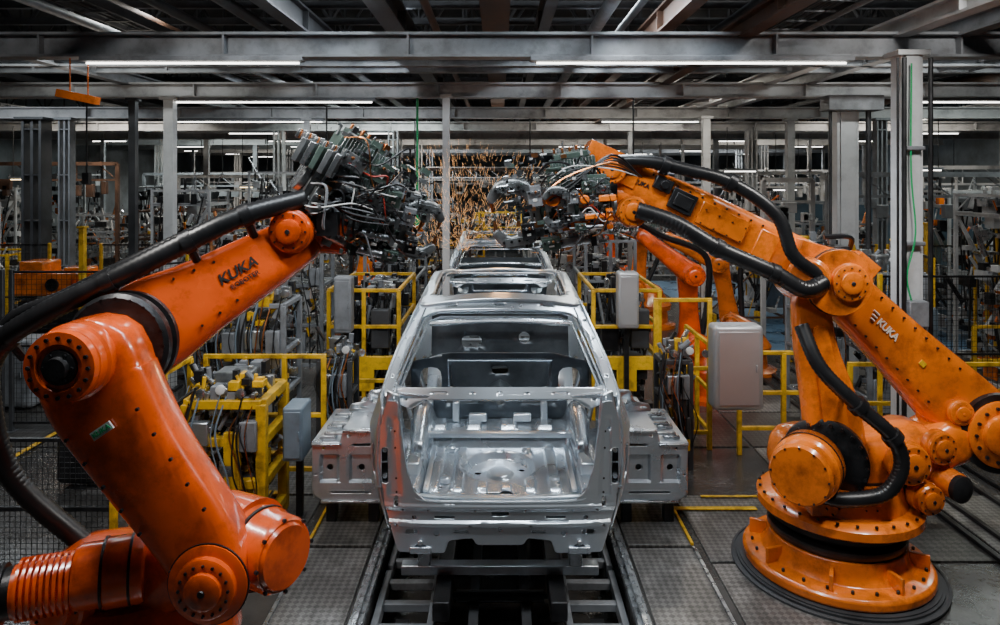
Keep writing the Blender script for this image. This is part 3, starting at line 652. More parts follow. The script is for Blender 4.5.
p = P(); p.cyl((-2.40,3.465,1.06),(-2.62,3.385,1.05),.12,n=28); p.cyl((-2.44,3.45,1.06),(-2.46,3.443,1.06),.14,n=28); p.box((-2.5,3.36,1.1),(.1,.08,.08)); p.obj('motor_cap', DARK, r)
p = P(); p.loft([(-1.40,3.5,1.17,.38,.30),(-1.52,3.5,1.37,.41,.27),(-1.78,3.5,1.73,.46,.27),(-1.98,3.5,2.06,.54,.28),(-2.02,3.5,2.22,.50,.28)], (0,1,0), ex=4, cap=.4, n=36); p.obj('lower_arm', ORD, r)
p = P(); bolt_row(p,(-1.73,3.366,1.40),(-2.08,3.366,1.85),5); bolt_row(p,(-1.42,3.366,1.52),(-1.74,3.366,2.0),5)
bolt_row(p,(-1.58,3.366,1.22),(-1.50,3.366,1.05),3); p.obj('bolt_row', DARK, r)['kind'] = 'stuff'
p = P(); joint(p,(-1.40,3.40,1.16),(0,-1,0),.155,.10,k=16); p.mt(0).lathe((-1.40,3.37,1.16),(0,-1,0),[(.19,0),(.19,.02),(.16,.03)]); p.mt(1).lathe((-1.40,3.365,1.16),(0,-1,0),[(.197,0),(.197,.008)]); p.obj('shoulder_cover', ORD, r)
p = P(); joint(p,(-1.38,3.72,1.19),(.85,-.52,.02),.20,.34,face=False); p.mt(0).cyl((-1.5,3.78,1.18),(-1.28,3.66,1.19),.23,n=32); p.mt(0).lathe((-1.09,3.54,1.197),(.85,-.52,.02),[(.16,0),(.15,.02),(.05,.02)],32); p.mt(1).bolts((-1.095,3.546,1.197),(.85,-.52,.02),.178,8,.010,.015)
p.lathe((-1.24,3.63,1.195),(.85,-.52,.02),[(.207,0),(.207,.018)],32); p.obj('shoulder_motor', ORD, r)
p = P(); joint(p,(-2.03,3.42,2.235),(0,-1,0),.185,.17,face=False); p.mt(0).lathe((-2.03,3.25,2.235),(0,-1,0),[(.172,0),(.165,.03),(.11,.035),(.10,.02),(.02,.02)],36)
p.mt(1).bolts((-2.03,3.225,2.235),(0,-1,0),.138,16,.010,.018); p.lathe((-2.03,3.235,2.235),(0,-1,0),[(.085,0),(.08,.02),(.055,.025),(.05,.05),(.02,.05)],24); p.bolts((-2.03,3.215,2.235),(0,-1,0),.066,6,.008,.012); p.obj('elbow_motor', ORD, r)
p = P(); p.mt(1).lathe((-1.99,3.62,2.24),(0,1,0),[(.25,0),(.27,.02),(.27,.06),(.22,.07),(.22,.1),(.27,.11),(.27,.14),(.2,.16)],40); p.bolts((-1.99,3.64,2.24),(0,-1,0),.245,20,.010,.02); p.obj('elbow_ring', ORD, r)
F0 = V((-2.0,3.86,2.25)); F1 = V((-1.22,4.28,2.73)); fd = (F1-F0).normalized()
p = P(); p.loft([tuple(F0-fd*.1)+(.52,.38), tuple(F0+fd*.12)+(.52,.38), tuple(F0+fd*.4)+(.43,.34), tuple(F0+fd*.75)+(.36,.31), tuple(F1)+(.30,.27)], (0,1,0), ex=3.6, n=36)
p.obj('forearm', ORD, r)
nrm = V((0,-1,0)); nrm = (nrm-fd*nrm.dot(fd)).normalized(); u = nrm.cross(fd)
p = P()
for k in range(5):
    for s in (-1, 1):
        t = .30+k*.11; c = F0+fd*t+nrm*(.178-.013*k)*.97+u*s*(.15-.012*k); p.cyl(c, c+nrm*.014, .008, n=6)
p.obj('bolt_row', DARK, r)['kind'] = 'stuff'
c = F0+fd*.60+nrm*.171
lettering('KUKA', c+u*.015, fd, nrm, .085, INK, r, 'lettering', .2)
lettering('ROBOTER', c-u*.05+fd*.01, fd, nrm, .038, INK, r, 'small_lettering')
pd = V((.62,0,.42)).normalized(); pc = V((-1.905,3.350,1.90))
Rm = Matrix((pd, V((0,1,0)), pd.cross(V((0,1,0))))).transposed()
P().box(pc,(.11,.012,.042),Rm).obj('maker_plate', WHITE, r)
lettering('KUKA', pc+V((0,-.008,0)), pd, (0,-1,0), .036, GREEN, r, 'plate_lettering')
p = P(); p.hose([(-2.35,4.05,.95),(-2.72,3.9,1.45),(-2.78,3.8,1.95),(-2.66,3.72,2.22),(-2.42,3.7,2.39),(-2.08,3.72,2.56),(-1.72,3.85,2.76),(-1.45,3.98,2.90),(-1.16,4.15,2.99)],.058,n=16); p.obj('ribbed_hose', BLACK, r)
p = P(); p.hose([(-2.42,4.1,.95),(-2.84,3.98,1.45),(-2.86,3.9,2.0),(-2.7,3.85,2.32),(-2.4,3.85,2.46),(-2.05,3.88,2.64),(-1.7,3.98,2.82)],.038,n=12); p.obj('ribbed_hose', BLACK, r)
for c, d in (((-2.08,3.72,2.56),(.9,.2,.45)),((-1.72,3.85,2.76),(.85,.35,.45)),((-2.62,3.72,2.26),(.6,0,.6)),((-1.45,3.98,2.90),(.8,.35,.4))): clamp(c, d, .066, r, (.02,.10,-.13))
p = P(); joint(p,(-1.22,4.14,2.80),(-.05,-1,.0),.13,.09)
p.mt(0).loft([(-1.30,4.28,2.80,.28,.28),(-1.15,4.32,2.82,.32,.28),(-1.0,4.36,2.82,.24,.26)],(0,1,0),n=24); p.mt(0).loft([(-1.12,4.32,2.74,.18,.2),(-.96,4.34,2.72,.16,.18)],(0,1,0),n=20)
p.mt(1).lathe((-1.04,4.3,2.93),(.3,0,1),[(.12,0),(.12,.05),(.1,.08)],24); p.box((-1.02,4.16,2.84),(.12,.08,.14)); p.obj('wrist', ORD, r)
weld_gun(r, (-1.17,4.30,3.12), (.66,.38,-.42), (.35,0,1), .80, 3, nfit=360)
weld_gun(r, (-.96,4.34,2.90), (.85,.3,-.22), (.4,-.1,1), .60, 5, nfit=220)
R = Rot(0,.5,0)
for i in range(5):
    p = P(); p.mt((2,1,0,2,1)[i]).box((-1.17+.05*i,4.16,3.28-.024*i),(.034,.18,.15),R)
    for k in range(4): p.mt(3 if k == 1 else 1).cyl((-1.19+.05*i,4.08+.05*k,3.35-.024*i),(-1.165+.05*i,4.08+.05*k,3.40-.024*i),.010,n=8)
    p.obj('control_block', [GUNG, STEEL, GUNM, COPPER], r, bevel=.005)
for i, mm in enumerate((WHITE, BLACK, DARK, BLACK)):
    P().tube([(-1.2+.02*i,4.15,2.96),(-1.05,4.06+.03*i,2.94+.02*i),(-.88,4.15,2.96-.03*i),(-.76+.03*i,4.2,2.92-.03*i)],.005+.002*(i % 3),6,6).obj('cable', mm, r)

# --- robot on the east side
r = root('industrial_robot', (2.68,5.6,0), 'large amber orange six-axis robot on a round pedestal', 'robot')
ORD = [ORANGE2, DARK, STEEL]
P().lathe((2.68,5.6,0),(0,0,1),[(.79,.015),(.79,.03),(.77,.035),(.77,.028),(.75,.028),(.75,.045),(.73,.045),(.73,.055),(.3,.055)],64).obj('floor_plinth', DGREY, r)
p = P(); p.lathe((2.68,5.6,.05),(0,0,1),[(.68,0),(.70,.02),(.70,.07),(.68,.09),(.56,.10),(.52,.16),(.51,.25)],56); p.mt(1).bolts((2.68,5.6,.14),(0,0,1),.625,24,.014,.03)
p.mt(0)
for i in range(8):
    a = i*math.pi/4+.3; d = V((math.cos(a),math.sin(a),0)); p.box(V((2.68,5.6,.2))+d*.57,(.16,.03,.12),Rot(0,0,a))
p.obj('base', ORD, r, bevel=.008)
p = P(); p.mt(1).lathe((2.68,5.6,.30),(0,0,1),[(.49,0),(.51,.03),(.51,.07),(.44,.08),(.44,.12),(.51,.13),(.51,.17),(.48,.18)],48); p.bolts((2.68,5.6,.34),(0,0,1),.49,24,.012,.02); p.obj('slew_ring', ORD, r)
p = P(); p.lathe((2.70,5.6,.48),(0,0,1),[(.56,0),(.61,.03),(.61,.09),(.57,.12),(.50,.13),(.46,.30)],48)
p.loft([(2.35,5.55,.92,.44,.5),(2.6,5.6,.88,.50,.60),(3.0,5.62,.88,.50,.60),(3.30,5.65,.95,.46,.5)],(0,1,0),n=36,ex=3.5)
p.loft([(3.2,5.62,.86,.32,.46),(3.55,5.65,1.02,.38,.44),(3.88,5.7,1.12,.46,.42)],(0,1,0),n=32,ex=3.5)
p.mt(1).bolts((2.70,5.6,.60),(0,0,1),.585,28,.012,.015); p.box((2.9,5.33,.72),(.5,.06,.16)); p.obj('turret', ORD, r)
p = P(); p.box((2.45,5.25,.68),(.30,.18,.12)); p.box((2.72,5.2,.68),(.16,.14,.12)); p.mt(1).bolts((2.72,5.13,.68),(0,-1,0),.04,4,.008,.02); p.bolts((2.45,5.16,.68),(0,-1,0),.045,4,.009,.02); p.obj('end_stop', ORD, r, bevel=.008)
p = P(); joint(p,(3.18,5.34,.72),(.15,-1,0),.12,.16,k=8); p.obj('base_motor', ORD, r)
p = P(); joint(p,(3.42,5.45,.78),(.3,-1,0),.11,.18,face=False); p.mt(1).lathe((3.45,5.27,.78),(.3,-1,0),[(.10,0),(.10,.04),(.07,.06)],24); p.obj('base_motor', ORD, r)
p = P(); joint(p,(2.36,5.3,.97),(-.62,-.8,0),.24,.34,face=False); p.mt(1).bolts((2.36-.62*.336,5.3-.8*.336,.97),(-.62,-.8,0),.20,12,.008,.012); p.lathe((2.36-.62*.1,5.3-.08,.97),(-.62,-.8,0),[(.247,0),(.247,.012)],36); p.obj('balance_motor', ORD, r)
p = P(); p.mt(1).lathe((2.50,5.38,.97),(-.5,-.86,0),[(.29,0),(.31,.02),(.31,.07),(.27,.09)],40); p.bolts((2.46,5.30,.97),(-.5,-.86,0),.285,22,.014,.03); p.obj('gear_ring', ORD, r)
p = P(); joint(p,(3.05,5.3,.98),(.1,-1,0),.16,.12); p.obj('base_motor', ORD, r)
p = P(); joint(p,(3.36,5.42,1.05),(.2,-1,0),.13,.10); p.obj('base_motor', ORD, r)
p = P(); p.loft([(2.60,5.42,.98,.46,.2),(2.55,5.42,1.35,.42,.18),(2.44,5.42,1.8,.32,.16),(2.40,5.42,2.16,.28,.16)],(0,1,0),ex=4,n=30); p.obj('link_arm', ORD, r)
p = P(); p.loft([(2.57,5.315,1.15,.2,.03),(2.5,5.33,1.6,.16,.03),(2.44,5.335,1.95,.12,.03)],(0,1,0),ex=3,n=18); p.obj('link_cover', ORANGE2, r)
G = V((3.88,5.7,1.12)); H = V((2.62,5.6,2.32))
p = P(); p.loft([tuple(G)+(.62,.38), tuple(G+(H-G)*.22)+(.56,.35), tuple(G+(H-G)*.55)+(.46,.32), tuple(G+(H-G)*.85)+(.41,.31), tuple(H)+(.42,.33)],(0,1,0),ex=4,n=36); p.obj('main_arm', ORD, r)
p = P(); joint(p,(3.60,5.50,1.28),(0,-1,0),.10,.06); p.box((3.42,5.53,1.58),(.30,.03,.05),Rot(0,.76,0)); p.box((3.36,5.53,1.42),(.22,.04,.08),Rot(0,.76,0)); p.obj('arm_cover', ORANGE2, r, bevel=.008)
ad = (G-H).normalized(); an = V((-ad.z,0,ad.x)).normalized()
if an.z < 0: an = -an
fn = V((0,-1,0)); fn = (fn-ad*fn.dot(ad)).normalized()
p = P(); bolt_row(p,H+ad*.35+an*.15+fn*.145,H+ad*1.2+an*.18+fn*.155,8); bolt_row(p,H+ad*.35-an*.15+fn*.145,H+ad*1.2-an*.18+fn*.155,8); p.obj('bolt_row', DARK, r)['kind'] = 'stuff'
lettering('KUKA', H+ad*.56+fn*.163, ad, fn, .080, FADED, r, 'lettering')
e = H+ad*.40+fn*.163
for k in range(3): P().tube([e+an*(.035-.03*k)+ad*(-.03+.012*k), e+an*(.035-.03*k)+ad*.03], .007, 6).obj('emblem', FADED, r)
P().box(V(H+ad*.95+fn*.166),(.05,.01,.04),Rot(0,.76,0)).obj('warning_label', YELLOW, r)
p = P(); joint(p,(3.90,5.54,1.12),(0,-1,0),.28,.12,k=14); p.mt(1).lathe((3.9,5.5,1.12),(0,-1,0),[(.31,0),(.31,.05)],40); p.obj('shoulder_motor', ORD, r)
p = P(); joint(p,(4.0,5.42,1.12),(.55,-.8,0),.20,.25,face=False); p.obj('shoulder_motor', ORD, r)
p = P(); p.cyl((2.55,5.25,2.33),(2.55,5.95,2.33),.25,n=36); joint(p,(2.62,5.3,2.33),(0,-1,0),.15,.09,k=12); joint(p,(2.36,5.36,2.36),(-.4,-.9,0),.16,.16,face=False)
p.mt(1).lathe((2.55,5.27,2.33),(0,1,0),[(.257,0),(.257,.015)],36)
p.mt(0).box((2.45,5.5,2.50),(.34,.3,.2),Rot(0,.3,0)); p.mt(1).box((2.62,5.42,2.56),(.12,.12,.06)); p.mt(0).box((2.78,5.42,2.44),(.2,.2,.14),Rot(0,.7,0)); p.obj('elbow', ORD, r, bevel=.02)
F0 = V((2.42,5.62,2.42)); F1 = V((.98,5.5,3.10)); fd = (F1-F0).normalized()
p = P(); p.loft([tuple(F0)+(.40,.34), tuple(F0+fd*.45)+(.39,.34), tuple(F0+fd*.9)+(.39,.33), tuple(F1-fd*.3)+(.36,.32), tuple(F1)+(.32,.30)],(0,1,0),ex=3.8,n=36)
p.obj('forearm', ORD, r, bevel=.01)
nrm = V((0,-1,0)); nrm = (nrm-fd*nrm.dot(fd)).normalized(); u = nrm.cross(fd)
Rf = Rot(0,.44,0)
P().box(F0+fd*.80+nrm*.168+V((0,0,.02)),(.40,.04,.18),Rf).obj('access_plate', ORANGE2, r, bevel=.008)
P().box(F0+fd*1.15+nrm*.168+V((0,0,.03)),(.20,.06,.16),Rf).box(F0+fd*1.15+nrm*.20+V((0,0,.03)),(.14,.03,.10),Rf).obj('black_unit', DARK, r, bevel=.006)
P().box(F1-fd*.28+nrm*.16+V((0,0,.09)),(.14,.10,.10),Rf).cyl(F1-fd*.28+nrm*.2+V((0,0,.09)),F1-fd*.28+nrm*.24+V((0,0,.09)),.035).obj('black_unit', DARK, r, bevel=.006)
P().box(F0+fd*.42+nrm*.165,(.16,.04,.22),Rf).obj('access_plate', ORANGE2, r, bevel=.008)
p = P(); bolt_row(p,F0+fd*.35+u*.13+nrm*.155,F1-fd*.15+u*.12+nrm*.14,12); bolt_row(p,F0+fd*.5-u*.13+nrm*.155,F1-fd*.15-u*.12+nrm*.14,10)
bolt_row(p,F0+fd*.63+nrm*.188+u*.06,F0+fd*.97+nrm*.188+u*.06,4,r=.007); bolt_row(p,F0+fd*.63+nrm*.188-u*.05,F0+fd*.97+nrm*.188-u*.05,4,r=.007); p.obj('bolt_row', DARK, r)['kind'] = 'stuff'
lettering('KUKA', F1-fd*.10+nrm*.160+V((0,0,.02)), -fd, nrm, .05, INK, r, 'lettering')
p = P(); joint(p,(1.0,5.34,2.86),(0,-1,0),.12,.1); joint(p,(.84,5.36,3.18),(0,-1,0),.12,.1); p.mt(0).box((.86,5.48,3.22),(.44,.28,.22),Rot(0,.42,0)); p.box((.62,5.34,3.10),(.26,.22,.2),Rot(0,.3,0)); p.mt(1).box((.80,5.28,3.02),(.16,.08,.10)); p.mt(0)
p.mt(0).loft([(1.2,5.5,2.93,.28,.26),(.95,5.48,2.92,.30,.26),(.66,5.40,2.92,.26,.24)],(0,1,0),n=24); joint(p,(.66,5.30,2.82),(0,-1,0),.10,.08); p.mt(1).lathe((.80,5.45,3.0),(-1,0,.1),[(.13,0),(.13,.06),(.1,.1)],24); p.obj('wrist', ORD, r, bevel=.012)
p = P(); p.hose([(2.40,5.18,2.34),(2.22,5.12,2.30),(2.0,5.12,2.42),(1.6,5.15,2.60),(1.30,5.2,2.78),(1.02,5.22,2.88)],.062,n=16); p.obj('ribbed_hose', BLACK, r)
p = P(); p.hose([(2.40,5.22,2.38),(2.18,5.2,2.54),(2.06,5.22,2.84),(1.74,5.28,3.08),(1.4,5.3,3.18),(1.12,5.3,3.24),(.85,5.3,3.24)],.050,n=16); p.obj('ribbed_hose', BLACK, r)
p = P(); p.hose([(2.28,5.3,2.0),(2.36,5.16,1.72),(2.6,5.08,1.46),(2.84,5.06,1.24),(2.90,5.06,1.02),(2.78,5.08,.82),(2.5,5.12,.76),(2.36,5.2,.76)],.054,n=16); p.obj('ribbed_hose', BLACK, r)
for c, d in (((1.6,5.15,2.60),(-.8,0,.45)),((2.0,5.12,2.42),(-.9,0,.35)),((2.84,5.06,1.24),(.5,0,-.6)),((1.74,5.28,3.08),(-.8,0,.4)),((2.6,5.08,1.46),(.6,0,-.6)),((1.25,5.3,3.21),(-.8,0,.3))): clamp(c, d, .072, r, (0,.25,0))
weld_gun(r, (.78,5.34,2.95), (-1,.05,-.16), (.05,-.1,1), .84, 11, nfit=360, tint=ORANGE2)
weld_gun(r, (.80,5.10,2.92), (-1,-.1,-.05), (.3,0,1), .48, 17, nfit=180, tint=ORANGE2)
for i, mm in enumerate((WHITE, BLACK, COPPER, BLACK, DARK, BLACK)):
    P().tube([(1.05,5.2,3.12),(.8,5.03,3.18+.02*i),(.52,5.04,3.20-.03*i),(.36,5.08,3.10-.03*i)],.005+.002*(i % 3),6,6).obj('cable', mm, r)
P().tube([(2.75,5.5,2.55),(2.7,5.4,2.66),(2.5,5.4,2.66)],.02,6,5).obj('cable', BLACK, r)

# --- background robots
def bg_robot(X, Y, yaw, a1, a2, s, m, label):
    r = root('industrial_robot', (X,Y,0), label, 'robot', 'robots along the line')
    d = V((math.cos(yaw),math.sin(yaw),0)); n = V((-d.y,d.x,0)); O = V((X,Y,0)); M = [m, DARK, STEEL]
    q = lambda a, z, b=0: O+d*a*s+n*b*s+V((0,0,z*s))
    p = P(); p.lathe(O,(0,0,1),[(.5*s,0),(.5*s,.06*s),(.36*s,.1*s),(.34*s,.35*s)],28); p.obj('base', M, r)
    p = P(); p.lathe(q(0,.35),(0,0,1),[(.40*s,0),(.42*s,.1*s),(.34*s,.22*s),(.2*s,.4*s)],28); p.loft([tuple(q(-.1,.62))+(.4*s,.5*s), tuple(q(.25,.8))+(.38*s,.42*s)], n, n=18); p.obj('turret', M, r)
    S = (.25,.8); E = (S[0]+1.05*math.cos(a1), S[1]+1.05*math.sin(a1)); W = (E[0]+.95*math.cos(a2), E[1]+.95*math.sin(a2))
    p = P(); p.loft([tuple(q(*S,-.2))+(.36*s,.2*s), tuple(q((S[0]+E[0])/2,(S[1]+E[1])/2,-.2))+(.28*s,.18*s), tuple(q(*E,-.2))+(.32*s,.2*s)], n, n=20); p.obj('lower_arm', M, r)
    for c in (S, E):
        p = P(); joint(p, q(*c,-.3), -n, .16*s, .12*s); p.obj('joint_cover', M, r)
        p = P(); joint(p, q(*c,.05), n, .17*s, .2*s); p.obj('joint_motor', M, r)
    p = P(); p.loft([tuple(q(*E))+(.36*s,.3*s), tuple(q(E[0]*.6+W[0]*.4,E[1]*.6+W[1]*.4))+(.28*s,.26*s), tuple(q(*W))+(.2*s,.2*s)], n, n=20); joint(p, q(W[0],W[1],-.08), -n, .1*s, .08*s); p.obj('forearm', M, r)
    P().hose([q(S[0]-.2,S[1],-.3), q(E[0]-.35,E[1]-.4,-.32), q(E[0]-.3,E[1]+.25,-.3), q((E[0]+W[0])/2,(E[1]+W[1])/2+.26,-.2), q(W[0],W[1]+.16,-.1)], .05*s, n=8, step=.04).obj('ribbed_hose', BLACK, r)
    wd = d*math.cos(a2)+V((0,0,math.sin(a2)-.4)); weld_gun(r, q(W[0]+.12*math.cos(a2),W[1]+.12*math.sin(a2)), wd, (0,0,1), .45*s, int(X*10)+60, nfit=60, ncab=5)
bg_robot(3.0, 10.0, math.pi, math.radians(88), math.radians(38), .95, ORANGE, 'upright orange robot standing behind the yellow railing')
bg_robot(4.0, 11.4, math.pi*.9, math.radians(80), math.radians(25), .95, ORANGE2, 'upright amber orange robot beside the tall yellow platform')
bg_robot(3.2, 14.9, math.pi*.95, math.radians(95), math.radians(15), 1.05, ORANGE2, 'distant orange robot working on the second car')
bg_robot(-3.2, 14.9, .1, math.radians(80), math.radians(5), 1.05, ORANGE2, 'distant orange robot working on the second car')
bg_robot(-3.4, 18.5, .1, math.radians(85), math.radians(20), 1.05, ORANGE, 'distant orange robot further along the line')
bg_robot(3.2, 18.5, 3.0, math.radians(85), math.radians(10), 1.05, ORANGE, 'distant orange robot further along the line')
r = root('orange_machine', (-7.0,11.2,0), 'low solid orange boxy machine on a dark stand', 'machine')
P().box((-7.0,11.2,.6),(1.1,.5,1.2)).box((-7.0,10.93,.8),(1.2,.06,.1)).obj('stand', DARK, r, bevel=.02)
P().box((-7.0,11.2,1.46),(1.25,.5,.36)).box((-7.35,11.2,1.72),(.4,.46,.2)).box((-6.7,11.2,1.67),(.4,.3,.1)).obj('housing', ORANGE2, r, bevel=.03)
P().cyl((-7.0,10.96,1.46),(-7.0,10.92,1.46),.1).obj('round_cover', DARK, r)
P().box((-6.6,10.94,1.46),(.2,.02,.16)).obj('side_hatch', ORANGE, r, bevel=.004)

# ------------------------------------------------------------------ railings, fences, platforms
def fence(X, Y, W, H, rz, label, post=YELLOW, step=.05, z0=.12):
    r = root('fence_panel', (0,0,0), label, 'fence', 'safety fence panels')
    for x in (-W/2, W/2): P().box((x,0,H/2),(.045,.045,H)).box((x,0,.01),(.10,.14,.02)).obj('post', post, r, bevel=.004)
    for z in (H-.03, z0, (H+z0)/2): P().box((0,0,z),(W,.024,.026)).obj('rail', DARK, r)
    p = P(); n = int(W/step)
    for i in range(1, n): p.box((-W/2+i*W/n,0,(H+z0)/2),(.004,.004,H-z0-.03))
    n = int((H-z0)/step)
    for i in range(1, n): p.box((0,0,z0+i*(H-z0)/n),(W,.004,.004))
    p.obj('wire_mesh', DARK, r, smooth=False)
    r.location = (X,Y,0); r.rotation_euler = (0,0,rz); return r
fence(-3.52, 5.2, 1.3, 1.2, 0, 'low black wire mesh guard with yellow posts', step=.04)
fence(-2.78, 5.9, 1.25, 1.2, 1.62, 'low black wire mesh guard running back from the robot', step=.04)
f = fence(-5.2, 8.6, 1.6, 2.0, 0, 'tall wire mesh fence with black posts', DGREY, .06)
for x in (-6.92,-8.64,-10.36): dup(f, (x,8.6,0))
g = fence(-3.9, 9.5, 1.4, 2.05, .9, 'tall wire mesh fence with black posts', DGREY, .06)
g = fence(5.2, 8.2, 1.5, 2.0, 0, 'tall wire mesh fence with yellow posts', YELLOW, .06)
for x, y in ((6.85,8.2),(8.5,8.2),(7.4,12),(9.1,12),(10.8,12),(12.5,12),(5.7,12.0)): dup(g, (x,y,0))
dup(g, (6.4,10.6,0), 1.2); dup(g, (-6.2,12.2,0)); dup(g, (-8.6,12.2,0)); dup(g, (-10.4,12.2,0))

def railing(X, Y, W, H, z0, rz, label, cols=3, name='yellow_railing'):
    r = root(name, (0,0,0), label, 'railing', 'yellow railings')
    for i in range(cols):
        x = -W/2+W*i/(cols-1); P().box((x,0,(H)/2),(.05,.05,H)).obj('post', YELLOW, r, bevel=.006)
    for z in (H, (H+z0)/2, z0+.05): P().box((0,0,z),(W+.05,.04,.045)).obj('rail', YELLOW, r, bevel=.006)
    r.location = (X,Y,0); r.rotation_euler = (0,0,rz); return r
def platform(X0, X1, Y0, Y1, z, H, label, fm=YELLOW):
    r = root('work_platform', ((X0+X1)/2,(Y0+Y1)/2,0), label, 'platform', 'work platforms')
    p = P(); p.box(((X0+X1)/2,(Y0+Y1)/2,z),(X1-X0,Y1-Y0,.05)); p.obj('deck', GALV, r)
    p = P(); p.box(((X0+X1)/2,Y0,z),(X1-X0,.06,.17)); p.box((X0,(Y0+Y1)/2,z),(.06,Y1-Y0,.17)); p.box((X1,(Y0+Y1)/2,z),(.06,Y1-Y0,.17))
    for yy in (Y0,Y1):
        for i in range(3):
            x = X0+(X1-X0)*i/2; p.box((x,yy,H/2),(.05,.05,H))
        for h in (H,(H+z)/2): p.box(((X0+X1)/2,yy,h),(X1-X0,.04,.045))
    for xx in (X0,X1):
        for h in (H,(H+z)/2): p.box((xx,(Y0+Y1)/2,h),(.04,Y1-Y0,.045))
    p.obj('platform_frame', fm, r, bevel=.005)
    P().box((X0+(X1-X0)*.5,Y0-.01,z*.72),((X1-X0)*.3,.04,z*.4)).obj('kick_panel', fm, r, bevel=.006)
    P().box((X0+(X1-X0)*.72,Y0+.12,z+.42),(.24,.16,.5)).obj('dark_box', DGREY, r, bevel=.015)
    P().box((X0+(X1-X0)*.28,Y0+.2,z+.30),(.22,.2,.36)).obj('dark_box', DARK, r, bevel=.015)
    p = P(); rs = random.Random(int(X0*7)+3)
    for i in range(190):
        p.mt(rs.choice((0,0,0,1,2))).box((rs.uniform(X0+.1,X1-.1),rs.uniform(Y0+.1,Y1-.1),z+rs.uniform(-.65,.95)),(rs.uniform(.03,.15),rs.uniform(.05,.2),rs.uniform(.03,.2)))
        a = V((rs.uniform(X0+.1,X1-.1),rs.uniform(Y0+.1,Y1-.1),z+rs.uniform(-.4,.5))); p.cyl(a, a+V((rs.uniform(-.1,.1),0,rs.uniform(.1,.5))), rs.uniform(.01,.025), n=8)
    p.obj('clamping_tools', [DARK, STEEL, GREY], r, bevel=.004)['kind'] = 'stuff'
    return r
platform(-2.2,-1.3,9.0,10.6,.75,1.68,'yellow framed work platform with tooling beside the line')
platform(1.2,2.05,9.0,10.6,.75,1.68,'yellow framed work platform with tooling beside the line')
platform(-2.2,-1.4,11.4,13.2,.8,2.1,'tall grey framed work platform beside the second car',GREY)
platform(1.4,2.2,11.4,13.2,.8,2.1,'tall grey framed work platform beside the second car',GREY)
railing(2.1, 8.05, .62, 1.72, .15, 0, 'narrow yellow guard gate beside the fixture', 2)
railing(2.42, 8.6, 1.0, 1.2, .15, 1.57, 'yellow guard railing beside the fixture')
railing(4.9, 7.6, 2.2, 1.1, .25, 0, 'yellow guard railing behind the robot')
railing(3.2, 7.9, 1.0, 1.15, .25, 0, 'yellow guard railing behind the robot')
railing(-2.4, 7.15, 1.2, 1.3, .1, 0, 'yellow guard railing around the tooling station', 4)
railing(-3.12, 6.5, 1.1, 1.3, .1, 1.57, 'yellow guard railing around the tooling station', 3)
railing(-1.68, 8.2, .8, .75, .1, 0, 'low yellow barrier by the fixture', 3)
railing(7.5, 9.3, 2.4, 1.15, .25, 0, 'yellow guard railing in the side bay', 4)
for X, Y, H in ((-6.2,10.4,2.4),(-3.9,8.0,1.55),(-4.35,8.3,1.3),(6.9,11.3,2.4),(8.1,11.4,2.3),(9.6,11.3,2.1),(10.6,11.3,2.2)):
    P().box((X,Y,H/2),(.08,.08,H)).box((X,Y,.01),(.2,.2,.02)).box((X,Y,H),(.12,.12,.03)).obj('yellow_bollard_post', YELLOW, label='tall square yellow steel post', cat='post', group='yellow posts', bevel=.006)
r0 = root('glass_partition', (0,0,0), 'bluish glazed partition panel in a grey frame', 'glass partition', 'glazed partitions')
for x in (-.8,.8): P().box((x,0,1.3),(.06,.06,2.6)).obj('post', GREY, r0)
for z in (.1,1.0,2.57): P().box((0,0,z),(1.6,.05,.06)).obj('rail', GREY, r0)
P().box((0,0,.55),(1.5,.02,.84)).obj('lower_panel', BLUE, r0); P().box((0,0,1.78),(1.5,.015,1.5)).obj('glass_pane', GLASSM, r0)
r0.location = (8.6,16.0,0)
for x, y in ((6.9,16.6),(10.3,15.4),(12.0,15.4)): dup(r0, (x,y,0))
dup(r0, (-12.4,16.2,0)); dup(r0, (-14.1,16.2,0))

